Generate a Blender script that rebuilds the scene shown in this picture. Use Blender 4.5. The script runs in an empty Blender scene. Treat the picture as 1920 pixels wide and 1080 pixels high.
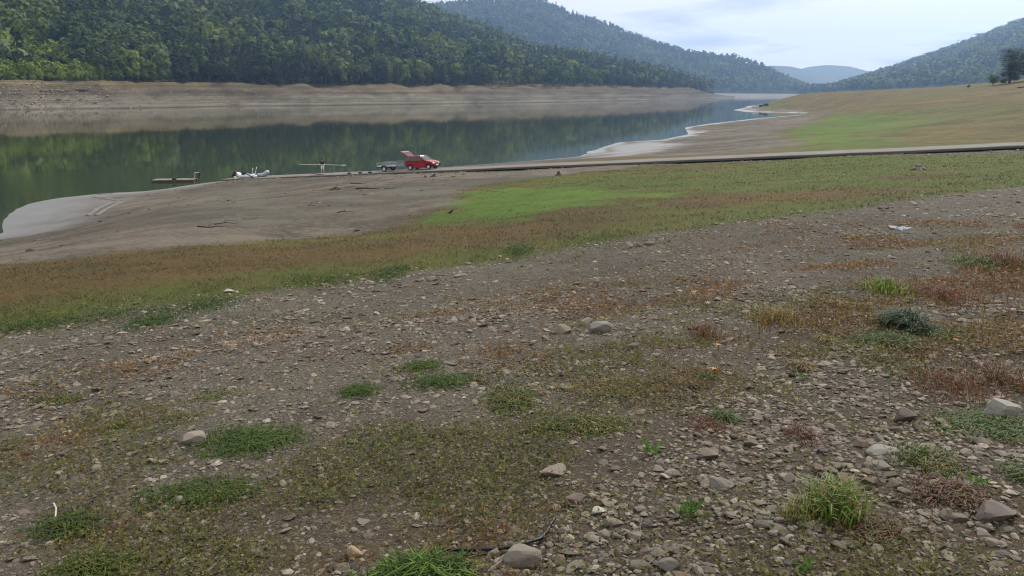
import bpy, bmesh, math, random
import numpy as np
from mathutils import Vector, Matrix

rng = np.random.default_rng(7)
random.seed(7)
R = math.radians
SC = bpy.context.scene
COL = SC.collection

# ------------------------------------------------------------------ camera
EYE = 1.60                      # eye height above the ground the photographer stands on
PITCH = R(14.13)                # looking down
FPX = 1450.0                    # focal length in pixels of the 1920 px wide photograph
cam_d = bpy.data.cameras.new('camera')
cam = bpy.data.objects.new('camera', cam_d)
COL.objects.link(cam)
cam.location = (0, 0, EYE)
cam.rotation_euler = (math.pi / 2 - PITCH, 0, 0)
cam_d.sensor_width = 36.0
cam_d.lens = 36.0 * FPX / 1920.0
cam_d.clip_start = 0.05
cam_d.clip_end = 30000
SC.camera = cam

# ------------------------------------------------------------------ sky and sun
SUN_EL, SUN_AZ = R(42), R(38)   # azimuth measured from +Y (view direction) to the right
world = bpy.data.worlds.new('World')
SC.world = world
world.use_nodes = True
nt = world.node_tree
nt.nodes.clear()
def wn(t, **kw):
    n = nt.nodes.new(t)
    for k, v in kw.items():
        setattr(n, k, v)
    return n
sky = wn('ShaderNodeTexSky', sky_type='NISHITA')
sky.sun_disc = False
sky.sun_elevation = SUN_EL
sky.sun_rotation = SUN_AZ
sky.altitude = 400
tc = wn('ShaderNodeTexCoord')
sep = wn('ShaderNodeSeparateXYZ')
nt.links.new(tc.outputs['Generated'], sep.inputs[0])
zz = wn('ShaderNodeMath', operation='ADD'); zz.inputs[1].default_value = 0.10
nt.links.new(sep.outputs['Z'], zz.inputs[0])
zm = wn('ShaderNodeMath', operation='MAXIMUM'); zm.inputs[1].default_value = 0.03
nt.links.new(zz.outputs[0], zm.inputs[0])
dx = wn('ShaderNodeMath', operation='DIVIDE'); dy = wn('ShaderNodeMath', operation='DIVIDE')
nt.links.new(sep.outputs['X'], dx.inputs[0]); nt.links.new(zm.outputs[0], dx.inputs[1])
nt.links.new(sep.outputs['Y'], dy.inputs[0]); nt.links.new(zm.outputs[0], dy.inputs[1])
comb = wn('ShaderNodeCombineXYZ')
nt.links.new(dx.outputs[0], comb.inputs[0]); nt.links.new(dy.outputs[0], comb.inputs[1])
cn = wn('ShaderNodeTexNoise'); cn.inputs['Scale'].default_value = 0.62; cn.inputs['Detail'].default_value = 7
cn.inputs['Roughness'].default_value = 0.52; cn.inputs['Distortion'].default_value = 0.25
nt.links.new(comb.outputs[0], cn.inputs['Vector'])
ramp = wn('ShaderNodeValToRGB')
ramp.color_ramp.elements[0].position = 0.36; ramp.color_ramp.elements[0].color = (8.8, 9.4, 10.4, 1)
ramp.color_ramp.elements[1].position = 0.50; ramp.color_ramp.elements[1].color = (14.2, 14.0, 13.8, 1)
nt.links.new(cn.outputs['Fac'], ramp.inputs['Fac'])
# gaps in the cloud sheet where the blue shows faintly
cn2 = wn('ShaderNodeTexNoise'); cn2.inputs['Scale'].default_value = 0.35; cn2.inputs['Detail'].default_value = 5
nt.links.new(comb.outputs[0], cn2.inputs['Vector'])
gap = wn('ShaderNodeMapRange'); gap.inputs['From Min'].default_value = 0.55; gap.inputs['From Max'].default_value = 0.75
gap.inputs['To Min'].default_value = 0.0; gap.inputs['To Max'].default_value = 0.55
nt.links.new(cn2.outputs['Fac'], gap.inputs['Value'])
mixs = wn('ShaderNodeMix', data_type='RGBA')
nt.links.new(gap.outputs[0], mixs.inputs['Factor'])
nt.links.new(ramp.outputs['Color'], mixs.inputs['A'])
nt.links.new(sky.outputs['Color'], mixs.inputs['B'])
bg = wn('ShaderNodeBackground'); bg.inputs['Strength'].default_value = 0.10
nt.links.new(mixs.outputs['Result'], bg.inputs['Color'])
wo = wn('ShaderNodeOutputWorld')
nt.links.new(bg.outputs[0], wo.inputs['Surface'])

sun_d = bpy.data.lights.new('sun', 'SUN')
sun = bpy.data.objects.new('sun', sun_d)
COL.objects.link(sun)
sun_d.energy = 5.0
sun_d.angle = R(4)
sun_d.color = (1.0, 0.95, 0.87)
sdir = Vector((math.sin(SUN_AZ) * math.cos(SUN_EL), math.cos(SUN_AZ) * math.cos(SUN_EL), math.sin(SUN_EL)))
sun.rotation_euler = sdir.to_track_quat('Z', 'Y').to_euler()

SC.view_settings.view_transform = 'Standard'
SC.view_settings.look = 'None'
SC.view_settings.exposure = -0.27
SC.view_settings.gamma = 1.0
SC.view_settings.use_curve_mapping = False
SC.cycles.use_denoising = True
SC.cycles.max_bounces = 6
SC.cycles.filter_width = 1.15
SC.cycles.volume_bounces = 0

# ------------------------------------------------------------------ helpers
def lin(r, g, b):
    f = lambda c: (c / 255 / 12.92) if c <= 10 else ((c / 255 + 0.055) / 1.055) ** 2.4
    return np.array([f(r), f(g), f(b)])

def tag(o, label=None, cat=None, group=None, kind=None):
    if label: o['label'] = label
    if cat: o['category'] = cat
    if group: o['group'] = group
    if kind: o['kind'] = kind
    return o

def link(o, parent=None):
    COL.objects.link(o)
    if parent is not None:
        o.parent = parent
    return o

def empty(name, loc=(0, 0, 0), rz=0.0, parent=None):
    o = bpy.data.objects.new(name, None)
    o.empty_display_size = 0.2
    o.location = loc
    o.rotation_euler = (0, 0, rz)
    return link(o, parent)

def np_mesh(name, V, F, col=None, smooth=False):
    V = np.asarray(V, np.float32); F = np.asarray(F, np.int32)
    k = F.shape[1]; m = len(F)
    me = bpy.data.meshes.new(name)
    me.vertices.add(len(V)); me.vertices.foreach_set('co', V.ravel())
    me.loops.add(m * k); me.loops.foreach_set('vertex_index', F.ravel())
    me.polygons.add(m)
    me.polygons.foreach_set('loop_start', np.arange(0, m * k, k, dtype=np.int32))
    me.polygons.foreach_set('loop_total', np.full(m, k, np.int32))
    me.polygons.foreach_set('use_smooth', np.full(m, smooth, bool))
    if col is not None:
        for an, c in (col.items() if isinstance(col, dict) else (('col', col),)):
            c = np.asarray(c, np.float32)
            if c.ndim == 1:
                a = me.attributes.new(an, 'FLOAT', 'POINT'); a.data.foreach_set('value', c)
            else:
                if c.shape[1] == 3:
                    c = np.concatenate([c, np.ones((len(c), 1), np.float32)], 1)
                a = me.attributes.new(an, 'FLOAT_COLOR', 'POINT'); a.data.foreach_set('color', np.ascontiguousarray(c).ravel())
    me.update(calc_edges=True)
    me.validate()
    return me

def np_obj(name, V, F, mat, col=None, smooth=False, parent=None):
    me = np_mesh(name, V, F, col, smooth)
    me.materials.append(mat)
    return link(bpy.data.objects.new(name, me), parent)

class MB:
    """collects simple shapes into ONE mesh object"""
    def __init__(s): s.v = []; s.f = []
    def add(s, V, F):
        n = len(s.v)
        s.v += [tuple(p) for p in V]
        s.f += [tuple(i + n for i in f) for f in F]
        return s
    def box(s, c, d, M=None):
        x, y, z = (h / 2 for h in d)
        V = [(c[0] + a * x, c[1] + b * y, c[2] + e * z) for a in (-1, 1) for b in (-1, 1) for e in (-1, 1)]
        if M: V = [M @ Vector(p) for p in V]
        return s.add(V, [(0, 1, 3, 2), (4, 6, 7, 5), (0, 4, 5, 1), (2, 3, 7, 6), (0, 2, 6, 4), (1, 5, 7, 3)])
    def tube(s, pts, rad, n=8, cap=True):
        pts = [Vector(p) for p in pts]
        rads = rad if hasattr(rad, '__len__') else [rad] * len(pts)
        V = []; F = []
        up = Vector((0, 0, 1))
        for i, p in enumerate(pts):
            t = (pts[min(i + 1, len(pts) - 1)] - pts[max(i - 1, 0)]).normalized()
            a = t.cross(up)
            if a.length < 1e-3: a = t.cross(Vector((1, 0, 0)))
            a.normalize(); b = t.cross(a).normalized()
            for j in range(n):
                an = 2 * math.pi * j / n
                V.append(p + (a * math.cos(an) + b * math.sin(an)) * rads[i])
        for i in range(len(pts) - 1):
            for j in range(n):
                F.append((i * n + j, i * n + (j + 1) % n, (i + 1) * n + (j + 1) % n, (i + 1) * n + j))
        if cap:
            F.append(tuple(range(n - 1, -1, -1)))
            F.append(tuple((len(pts) - 1) * n + j for j in range(n)))
        return s.add(V, F)
    def loft(s, rings, cap=True, close=True):
        n = len(rings[0]); V = [p for r in rings for p in r]; F = []
        for i in range(len(rings) - 1):
            for j in range(n if close else n - 1):
                F.append((i * n + j, i * n + (j + 1) % n, (i + 1) * n + (j + 1) % n, (i + 1) * n + j))
        if cap:
            F.append(tuple(range(n - 1, -1, -1))); F.append(tuple((len(rings) - 1) * n + j for j in range(n)))
        return s.add(V, F)
    def build(s, name, mat, parent=None, smooth=False, bevel=0.0):
        me = bpy.data.meshes.new(name)
        me.from_pydata(s.v, [], s.f)
        bm = bmesh.new(); bm.from_mesh(me)
        bmesh.ops.recalc_face_normals(bm, faces=bm.faces)
        if bevel > 0:
            bmesh.ops.bevel(bm, geom=[e for e in bm.edges if e.calc_face_angle(0) > 0.5], offset=bevel, segments=2, affect='EDGES')
        bm.to_mesh(me); bm.free()
        if smooth:
            me.polygons.foreach_set('use_smooth', np.ones(len(me.polygons), bool))
        me.materials.append(mat)
        return link(bpy.data.objects.new(name, me), parent)

# ---- numpy noise
def _h(ix, iy, s):
    n = (ix.astype(np.int64) * 374761393 + iy.astype(np.int64) * 668265263 + s * 1274126177) & 0x7fffffff
    n = ((n ^ (n >> 13)) * 1274126177) & 0x7fffffff
    return ((n ^ (n >> 16)) & 0xffff) / 65535.0
def vnoise(x, y, s=0):
    x = np.asarray(x, float); y = np.asarray(y, float)
    ix = np.floor(x); iy = np.floor(y); fx = x - ix; fy = y - iy
    fx = fx * fx * (3 - 2 * fx); fy = fy * fy * (3 - 2 * fy)
    a = _h(ix, iy, s); b = _h(ix + 1, iy, s); c = _h(ix, iy + 1, s); d = _h(ix + 1, iy + 1, s)
    return (a + (b - a) * fx) * (1 - fy) + (c + (d - c) * fx) * fy
def fbm(x, y, o=4, s=0):
    t = 0; a = 0.5; n = 0
    for i in range(o):
        t = t + a * vnoise(x * 2 ** i + 17.3 * i, y * 2 ** i - 9.1 * i, s + i); n += a; a *= 0.5
    return t / n
def sstep(a, b, x):
    t = np.clip((x - a) / (b - a), 0, 1)
    return t * t * (3 - 2 * t)

# ---- survey: what a pixel of the photograph sees (used once to place things in metres)
CP, SP = math.cos(PITCH), math.sin(PITCH)
def ray(px, py):
    x = (np.asarray(px, float) - 960) / FPX; o = (540 - np.asarray(py, float)) / FPX
    return x, CP + SP * o, -SP + CP * o
def at_z(px, py, z):
    x, y, u = ray(px, py); t = (z - EYE) / u
    return np.array([x * t, y * t, z + 0 * t])
def at_y(px, py, Y):
    x, y, u = ray(px, py); t = Y / y
    return np.array([x * t, Y + 0 * t, EYE + u * t])

WATER = -8.8
PA, PB = 0.0518, -0.0695        # the slope the photographer stands on: z = PA*x + PB*y
def plane(x, y): return PA * x + PB * y

# ---- the concrete ramp: a straight line of constant slope down into the lake
ROAD_P = np.array([-9.3, 81.0]); ROAD_D = np.array([-0.910, 0.415]); ROAD_N = np.array([-0.415, -0.910])   # N points to the photographer
ROAD_W = 2.5
def road_sq(x, y):
    dx_ = x - ROAD_P[0]; dy_ = y - ROAD_P[1]
    return dx_ * ROAD_D[0] + dy_ * ROAD_D[1], dx_ * ROAD_N[0] + dy_ * ROAD_N[1]
def road_z(s): return -6.1 - 0.0765 * s
def road_xy(s, q): return ROAD_P[0] + ROAD_D[0] * s + ROAD_N[0] * q, ROAD_P[1] + ROAD_D[1] * s + ROAD_N[1] * q

# ------------------------------------------------------------------ terrain heights
ctrl = []
for r_ in (0.5, 3, 6, 9, 13, 18):
    for a_ in range(-180, 180, 30 if r_ > 1 else 360):
        x_, y_ = r_ * math.sin(R(a_)), r_ * math.cos(R(a_))
        if r_ >= 13 and -75 < a_ < -20: continue
        ctrl.append((x_, y_, plane(x_, y_)))
for x_, y_ in ((25, 25), (30, 10), (40, 40), (20, 35), (10, 30), (10, 45), (0, 40), (-4, 55), (8, 60), (60, 20), (40, -20), (0, -40), (-40, -30), (80, 0), (0, 28), (22, 52)):
    ctrl.append((x_, y_, plane(x_, y_)))
for s_ in range(-110, 26, 9):
    x_, y_ = road_xy(s_, 2.7); ctrl.append((x_, y_, road_z(s_) - (0.30 if s_ < -5 else 0.12)))
    x_, y_ = road_xy(s_, -2.7); ctrl.append((x_, y_, road_z(s_) - 0.30))
for px, py, Y in ((0, 495, 14), (0, 480, 20), (0, 465, 29.5), (0, 450, 44), (300, 470, 14.8), (300, 430, 20.3), (300, 390, 31), (640, 440, 20), (-300, 500, 20), (-300, 480, 32), (500, 380, 32)):
    ctrl.append(tuple(at_y(px, py, Y)))
SHORE_NEAR = [(-700, 470), (-350, 460), (-120, 452), (0, 440), (15, 402), (60, 380), (120, 370), (190, 363), (280, 358), (325, 352)]
SHORE_FAR = [(850, 312), (990, 302), (1085, 294), (1130, 276), (1160, 267), (1240, 262), (1290, 252), (1285, 239), (1330, 232), (1420, 222), (1500, 215.5), (1532, 213), (1490, 211.5), (1400, 210), (1375, 206.5), (1400, 201), (1430, 192), (1450, 187)]
def densify(pts, n=3):
    out = []
    for (a, b), (c, d) in zip(pts[:-1], pts[1:]):
        for i in range(n): out.append((a + (c - a) * i / n, b + (d - b) * i / n))
    return out + [pts[-1]]
SN = [at_z(px, py, WATER)[:2] for px, py in densify(SHORE_NEAR)]
SF = [at_z(px, py, WATER)[:2] for px, py in densify(SHORE_FAR)]
for p in SN + SF:
    ctrl.append((p[0], p[1], WATER))
# lake bed
for px, py, z in ((-200, 330, -10.5), (60, 340, -9.8), (200, 330, -10.5), (300, 300, -11.5), (500, 290, -11.5), (700, 270, -11.5), (900, 250, -11.5), (1050, 250, -10.8), (1150, 225, -10.8),
                  (1250, 210, -11), (1330, 200, -11), (1350, 215, -9.6), (1400, 216, -9.1), (600, 240, -12), (0, 280, -12), (100, 240, -12)):
    ctrl.append(tuple(at_z(px, py, z)))
for x_, y_, z_ in ((97, 150, -0.8), (159, 248, 1.6), (203, 316, 6.4), (222, 520, 2.7), (216, 600, 0.7), (132, 308, -3.6), (92, 184, -5.0), (54, 163, -6.6), (30, 110, -6.2), (60, 90, -3.6),
                   (120, 110, 1.0), (250, 250, 10), (300, 350, 13), (330, 520, 9), (330, 680, 0), (420, 620, 12), (180, 700, -9.6), (250, 760, -9.8), (150, 30, 7), (-120, 20, -9.8), (-150, 120, -11), (-200, -50, -9), (200, 450, 0.5), (172, 380, -3.4)):
    ctrl.append((x_, y_, z_))
CT = np.array(ctrl)
def _tps_k(d2): return np.where(d2 > 0, 0.5 * d2 * np.log(np.maximum(d2, 1e-12)), 0)
# solved in a stretched space so that near and far control points weigh alike
def _warp(x, y):
    r = np.hypot(x, y); k = np.log1p(r / 25.0) / np.maximum(r, 1e-6)
    return x * k, y * k
cx, cy = _warp(CT[:, 0], CT[:, 1])
n_ = len(CT)
K = _tps_k((cx[:, None] - cx) ** 2 + (cy[:, None] - cy) ** 2) + 2e-4 * np.eye(n_)
RES = CT[:, 2] - np.clip(plane(CT[:, 0], CT[:, 1]), -9, 3)
Pm = np.stack([np.ones(n_), cx, cy], 1)
A_ = np.block([[K, Pm], [Pm.T, np.zeros((3, 3))]])
SOL = np.linalg.solve(A_, np.concatenate([RES, np.zeros(3)]))
def base_h(x, y):
    x = np.atleast_1d(np.asarray(x, float)); y = np.atleast_1d(np.asarray(y, float))
    u, v = _warp(x, y); out = np.empty_like(x)
    for i in range(0, len(x), 20000):
        a, b = u[i:i + 20000], v[i:i + 20000]
        out[i:i + 20000] = _tps_k((a[:, None] - cx) ** 2 + (b[:, None] - cy) ** 2) @ SOL[:n_] + SOL[n_] + SOL[n_ + 1] * a + SOL[n_ + 2] * b
    return np.clip(out + np.clip(plane(x, y), -9, 3), -13, 16)
# the stony track: boundary line against the meadow
TR_P = np.array([-1.5, 10.4]); TR_N = np.array([-0.55, 0.835])
def track_d(x, y): return (x - TR_P[0]) * TR_N[0] + (y - TR_P[1]) * TR_N[1] + 0.8 * (fbm(x * 0.35, y * 0.35, 3, 5) - 0.5)
def hgt(x, y):
    x = np.atleast_1d(np.asarray(x, float)); y = np.atleast_1d(np.asarray(y, float))
    z = base_h(x, y); r = np.hypot(x, y)
    # ramp bed: ground lies lower under and beside the slab
    s, q = road_sq(x, y)
    w = sstep(3.6, 2.1, np.abs(q)) * sstep(27, 22, s)
    z = z * (1 - w) + w * np.minimum(z, road_z(s) - np.where(s < 0, 0.33, 0.33 - 0.13 * sstep(0, 12, s)))
    near = sstep(45, 12, r)
    z = z + near * (0.10 * (fbm(x * 0.9, y * 0.9, 4, 11) - 0.5) + 0.035 * (fbm(x * 5, y * 5, 3, 12) - 0.5))
    t = track_d(x, y)
    z = z - near * 0.05 * (np.exp(-((t + 2.0) / 0.35) ** 2) + np.exp(-((t + 3.7) / 0.35) ** 2))
    far = (1 - near) * sstep(0.05, 0.9, z - WATER)
    z = z + (1 - near) * 0.07 * sstep(160, 50, r) * (fbm(x * 0.45, y * 0.45, 3, 15) - 0.5)
    z = z + far * (0.16 * (fbm(x * 0.22, y * 0.22, 4, 13) - 0.5) + 0.09 * sstep(140, 60, r) * (fbm(x * 1.1, y * 1.1, 3, 14) - 0.5))
    return z
def gp(px, py, tmax=900):
    """point of the ground that a pixel of the photograph sees"""
    x, y, u = ray(px, py)
    t = np.geomspace(1.2, tmax, 900)
    d = EYE + u * t - np.maximum(hgt(x * t, y * t), WATER)
    i = int(np.argmax(d < 0)) if (d < 0).any() else len(t) - 1
    i = max(i, 1)
    k = d[i - 1] / (d[i - 1] - d[i]) if d[i - 1] != d[i] else 0
    tt = t[i - 1] + (t[i] - t[i - 1]) * min(max(k, 0), 1)
    return np.array([x * tt, y * tt, EYE + u * tt])
def gpoly(pts): return np.array([gp(a, b)[:2] for a, b in pts])
def poly_sd(x, y, P):
    """signed distance to a polygon, positive inside"""
    d = np.full(x.shape, 1e9); ins = np.zeros(x.shape, bool)
    for a, b in zip(P, np.roll(P, -1, 0)):
        e = b - a; wx, wy = x - a[0], y - a[1]
        t = np.clip((wx * e[0] + wy * e[1]) / max(e @ e, 1e-9), 0, 1)
        d = np.minimum(d, np.hypot(wx - e[0] * t, wy - e[1] * t))
        c = (a[1] > y) != (b[1] > y)
        with np.errstate(divide='ignore', invalid='ignore'):
            ins ^= c & (x < (b[0] - a[0]) * (y - a[1]) / (b[1] - a[1] + 1e-12) + a[0])
    return np.where(ins, d, -d)
def line_d(x, y, P):
    d = np.full(x.shape, 1e9)
    for a, b in zip(P[:-1], P[1:]):
        e = b - a; wx, wy = x - a[0], y - a[1]
        t = np.clip((wx * e[0] + wy * e[1]) / max(e @ e, 1e-9), 0, 1)
        d = np.minimum(d, np.hypot(wx - e[0] * t, wy - e[1] * t))
    return d

# ------------------------------------------------------------------ materials
def new_mat(name):
    m = bpy.data.materials.new(name); m.use_nodes = True
    m.node_tree.nodes.clear()
    return m, m.node_tree
def N(t, kind, **kw):
    n = t.nodes.new(kind)
    for k, v in kw.items(): setattr(n, k, v)
    return n
def noise(t, scale, detail=4, vec=None, rough=0.55):
    n = N(t, 'ShaderNodeTexNoise'); n.inputs['Scale'].default_value = scale; n.inputs['Detail'].default_value = detail
    n.inputs['Roughness'].default_value = rough
    if vec is not None: t.links.new(vec, n.inputs['Vector'])
    return n.outputs['Fac']
def mrange(t, v, a, b, c, d):
    n = N(t, 'ShaderNodeMapRange'); t.links.new(v, n.inputs['Value'])
    for k, x in zip(('From Min', 'From Max', 'To Min', 'To Max'), (a, b, c, d)): n.inputs[k].default_value = x
    return n.outputs[0]
def mixc(t, f, a, b, mode='MIX'):
    n = N(t, 'ShaderNodeMix', data_type='RGBA', blend_type=mode)
    for k, v in (('Factor', f), ('A', a), ('B', b)):
        if hasattr(v, 'links') or hasattr(v, 'is_linked'): t.links.new(v, n.inputs[k])
        elif k == 'Factor': n.inputs[k].default_value = v
        else: n.inputs[k].default_value = (*v[:3], 1)
    return n.outputs['Result']
def attr(t, name, kind='GEOMETRY'):
    n = N(t, 'ShaderNodeAttribute', attribute_name=name, attribute_type=kind)
    return n
def bump(t, h, strength, dist):
    b = N(t, 'ShaderNodeBump'); b.inputs['Strength'].default_value = strength; b.inputs['Distance'].default_value = dist
    t.links.new(h, b.inputs['Height'])
    return b.outputs[0]
def principled(t, color, rough=0.8, metal=0.0, spec=0.4, normal=None):
    p = N(t, 'ShaderNodeBsdfPrincipled'); o = N(t, 'ShaderNodeOutputMaterial')
    for k, v in (('Base Color', color), ('Roughness', rough), ('Metallic', metal), ('Specular IOR Level', spec)):
        if hasattr(v, 'is_linked'): t.links.new(v, p.inputs[k])
        elif k == 'Base Color': p.inputs[k].default_value = (*v[:3], 1)
        else: p.inputs[k].default_value = v
    if normal is not None: t.links.new(normal, p.inputs['Normal'])
    t.links.new(p.outputs[0], o.inputs['Surface'])
    return p
def obj_coord(t): return N(t, 'ShaderNodeTexCoord').outputs['Object']
def simple_mat(name, rgb, rough=0.6, metal=0.0, spec=0.4, var=0.12, scale=8.0, bmp=0.0):
    m, t = new_mat(name); oc = obj_coord(t)
    n = noise(t, scale, 4, oc)
    c = lin(*rgb)
    col = mixc(t, mrange(t, n, 0.3, 0.7, 0, 1), c * (1 - var), np.minimum(c * (1 + var), 1))
    nm = bump(t, noise(t, scale * 4, 3, oc), bmp, 0.01) if bmp else None
    principled(t, col, rough, metal, spec, nm)
    return m

def ground_material():
    m, t = new_mat('ground_soil')
    oc = obj_coord(t)
    a = attr(t, 'col').outputs['Color']; b = attr(t, 'col2').outputs['Color']
    wet = attr(t, 'wet').outputs['Fac']; stony = attr(t, 'stony').outputs['Fac']
    n0 = noise(t, 0.09, 5, oc, 0.6); n1 = noise(t, 0.55, 5, oc, 0.6); n2 = noise(t, 6.0, 6, oc, 0.65); n3 = noise(t, 42.0, 4, oc, 0.65)
    def add(p, q):
        s = N(t, 'ShaderNodeMath', operation='ADD'); t.links.new(p, s.inputs[0]); t.links.new(q, s.inputs[1]); return s.outputs[0]
    s = add(add(mrange(t, n0, 0, 1, -0.5, 0.5), mrange(t, n1, 0, 1, -0.45, 0.45)), n2)
    c = mixc(t, mrange(t, s, 0.34, 0.66, 0, 1), a, b)
    c = mixc(t, 0.8, c, mixc(t, mrange(t, n3, 0.35, 0.65, 0, 1), (0.55, 0.55, 0.55), (1.32, 1.32, 1.32)), 'MULTIPLY')
    # chips of stone too small to be pieces of their own
    h = n2
    for scale, thr in ((60, 0.5), (120, 0.45), (26, 0.72)):
        mp = N(t, 'ShaderNodeMapping'); t.links.new(oc, mp.inputs['Vector']); mp.inputs['Rotation'].default_value = (0, 0, scale)
        vo = N(t, 'ShaderNodeTexVoronoi'); vo.inputs['Scale'].default_value = scale; t.links.new(mp.outputs[0], vo.inputs['Vector'])
        vo.inputs['Randomness'].default_value = 1.0
        sc_ = N(t, 'ShaderNodeSeparateColor'); t.links.new(vo.outputs['Color'], sc_.inputs[0])
        chip = N(t, 'ShaderNodeMath', operation='MULTIPLY')
        inside = N(t, 'ShaderNodeMath', operation='MULTIPLY')
        t.links.new(mrange(t, sc_.outputs[0], thr, thr + 0.02, 0, 1), inside.inputs[0]); t.links.new(mrange(t, vo.outputs['Distance'], 0.42, 0.36, 0, 1), inside.inputs[1])
        t.links.new(inside.outputs[0], chip.inputs[0]); t.links.new(stony, chip.inputs[1])
        c = mixc(t, chip.outputs[0], c, mixc(t, sc_.outputs[1], lin(70, 65, 58), lin(140, 133, 122)))
        h = add(h, mrange(t, chip.outputs[0], 0, 1, 0, 0.25 * 40 / scale))
    h = add(h, mrange(t, n3, 0, 1, 0, 0.5))
    dry = mrange(t, wet, 0, 1, 1.0, 0.16)
    bn = N(t, 'ShaderNodeBump'); bn.inputs['Distance'].default_value = 0.05
    t.links.new(h, bn.inputs['Height']); t.links.new(dry, bn.inputs['Strength'])
    principled(t, c, mrange(t, wet, 0, 1, 0.95, 0.38), 0.0, mrange(t, wet, 0, 1, 0.12, 0.65), bn.outputs[0])
    return m
M_GROUND = ground_material()

def attr_mat(name, rough=0.85, spec=0.3, var=0.3, scale=30.0, bmp=0.5, transl=0.0, kind='GEOMETRY', source='col', dist=0.004):
    m, t = new_mat(name)
    if source == 'object':
        c = N(t, 'ShaderNodeObjectInfo').outputs['Color']
    else:
        c = attr(t, source, kind).outputs['Color']
    oc = obj_coord(t)
    n = noise(t, scale, 4, oc)
    c = mixc(t, 1.0, c, mixc(t, mrange(t, n, 0.3, 0.7, 0, 1), (1 - var,) * 3, (1 + var,) * 3), 'MULTIPLY')
    nm = bump(t, n, bmp, dist) if bmp else None
    if transl <= 0:
        principled(t, c, rough, 0.0, spec, nm)
    else:
        p = principled(t, c, rough, 0.0, spec, nm)
        o = [x for x in t.nodes if x.type == 'OUTPUT_MATERIAL'][0]
        tr = N(t, 'ShaderNodeBsdfTranslucent'); t.links.new(c, tr.inputs['Color'])
        mx = N(t, 'ShaderNodeMixShader'); mx.inputs[0].default_value = transl
        t.links.new(p.outputs[0], mx.inputs[1]); t.links.new(tr.outputs[0], mx.inputs[2]); t.links.new(mx.outputs[0], o.inputs['Surface'])
    return m
M_STONE = attr_mat('stone_pieces', 0.9, 0.25, 0.28, 45.0, 0.6)
M_STONE_O = attr_mat('stone_single', 0.9, 0.25, 0.30, 30.0, 0.8, source='object')
M_BLADE = attr_mat('grass_blades', 0.6, 0.3, 0.15, 12.0, 0.0, transl=0.45)
M_LEAF = attr_mat('forest_leaves', 0.75, 0.15, 0.18, 0.6, 0.0, transl=0.16)
M_LEAF_O = attr_mat('tree_leaves', 0.75, 0.15, 0.2, 0.8, 0.0, transl=0.16, source='object')
M_BARK = simple_mat('bark', (92, 82, 72), 0.9, var=0.3, scale=3)

def water_material():
    m, t = new_mat('lake_water')
    oc = obj_coord(t)
    mp = N(t, 'ShaderNodeMapping'); t.links.new(oc, mp.inputs['Vector'])
    mp.inputs['Scale'].default_value = (1, 1, 1)
    n1 = noise(t, 1.1, 3, oc); n2 = noise(t, 0.08, 3, oc); n3 = noise(t, 4.0, 2, oc)
    g = attr(t, 'ripple').outputs['Fac']
    st = N(t, 'ShaderNodeMath', operation='MULTIPLY'); t.links.new(mrange(t, n2, 0.4, 0.75, 0.15, 1.0), st.inputs[0]); st.inputs[1].default_value = 0.022
    st2 = N(t, 'ShaderNodeMath', operation='MULTIPLY_ADD'); t.links.new(g, st2.inputs[0]); st2.inputs[1].default_value = 0.5; t.links.new(st.outputs[0], st2.inputs[2])
    hs = N(t, 'ShaderNodeMath', operation='MULTIPLY_ADD'); t.links.new(n3, hs.inputs[0]); hs.inputs[1].default_value = 0.25; t.links.new(n1, hs.inputs[2])
    bn = N(t, 'ShaderNodeBump'); bn.inputs['Distance'].default_value = 0.12
    t.links.new(hs.outputs[0], bn.inputs['Height']); t.links.new(st2.outputs[0], bn.inputs['Strength'])
    p = principled(t, lin(50, 58, 32), 0.035, 0.0, 0.5, bn.outputs[0])
    p.inputs['IOR'].default_value = 1.33
    return m
M_WATER = water_material()

# ------------------------------------------------------------------ ground zones (world space)
PG1 = gpoly([(760, 424), (830, 400), (852, 372), (905, 351), (980, 345), (1120, 346), (1250, 352), (1240, 368), (1100, 388), (970, 408), (830, 427)])
PG2 = gpoly([(1440, 252), (1500, 240), (1545, 216), (1640, 211), (1720, 222), (1700, 244), (1640, 268), (1560, 288), (1490, 290), (1500, 268)])
PMUD = np.array(list(gpoly([(-900, 520), (-300, 508), (0, 496), (300, 470), (640, 444), (760, 429), (800, 405), (848, 374), (900, 349), (960, 338), (1040, 331)])) + [road_xy(-30, 2.6), road_xy(60, 2.6), (-70, 170), (-400, 170), (-400, 60)])
PMUD2 = np.array([road_xy(60, -1), road_xy(-8, -1)] + list(gpoly([(1120, 297), (1300, 291), (1420, 284), (1490, 268), (1440, 250), (1530, 225), (1570, 207), (1500, 204), (1440, 204), (1415, 199), (1440, 190)])) + [np.array([150, 780]), np.array([-300, 700])])
PVERGE = np.array([road_xy(-14, 2.0), road_xy(-120, 2.0), road_xy(-120, 9), road_xy(-60, 8), road_xy(-30, 6), road_xy(-14, 4)])
LSN = np.array(SN); LSF = np.array(SF)
WETBAND = gpoly([(1090, 297), (1140, 272), (1250, 264), (1290, 270), (1220, 288), (1130, 295)])

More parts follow.
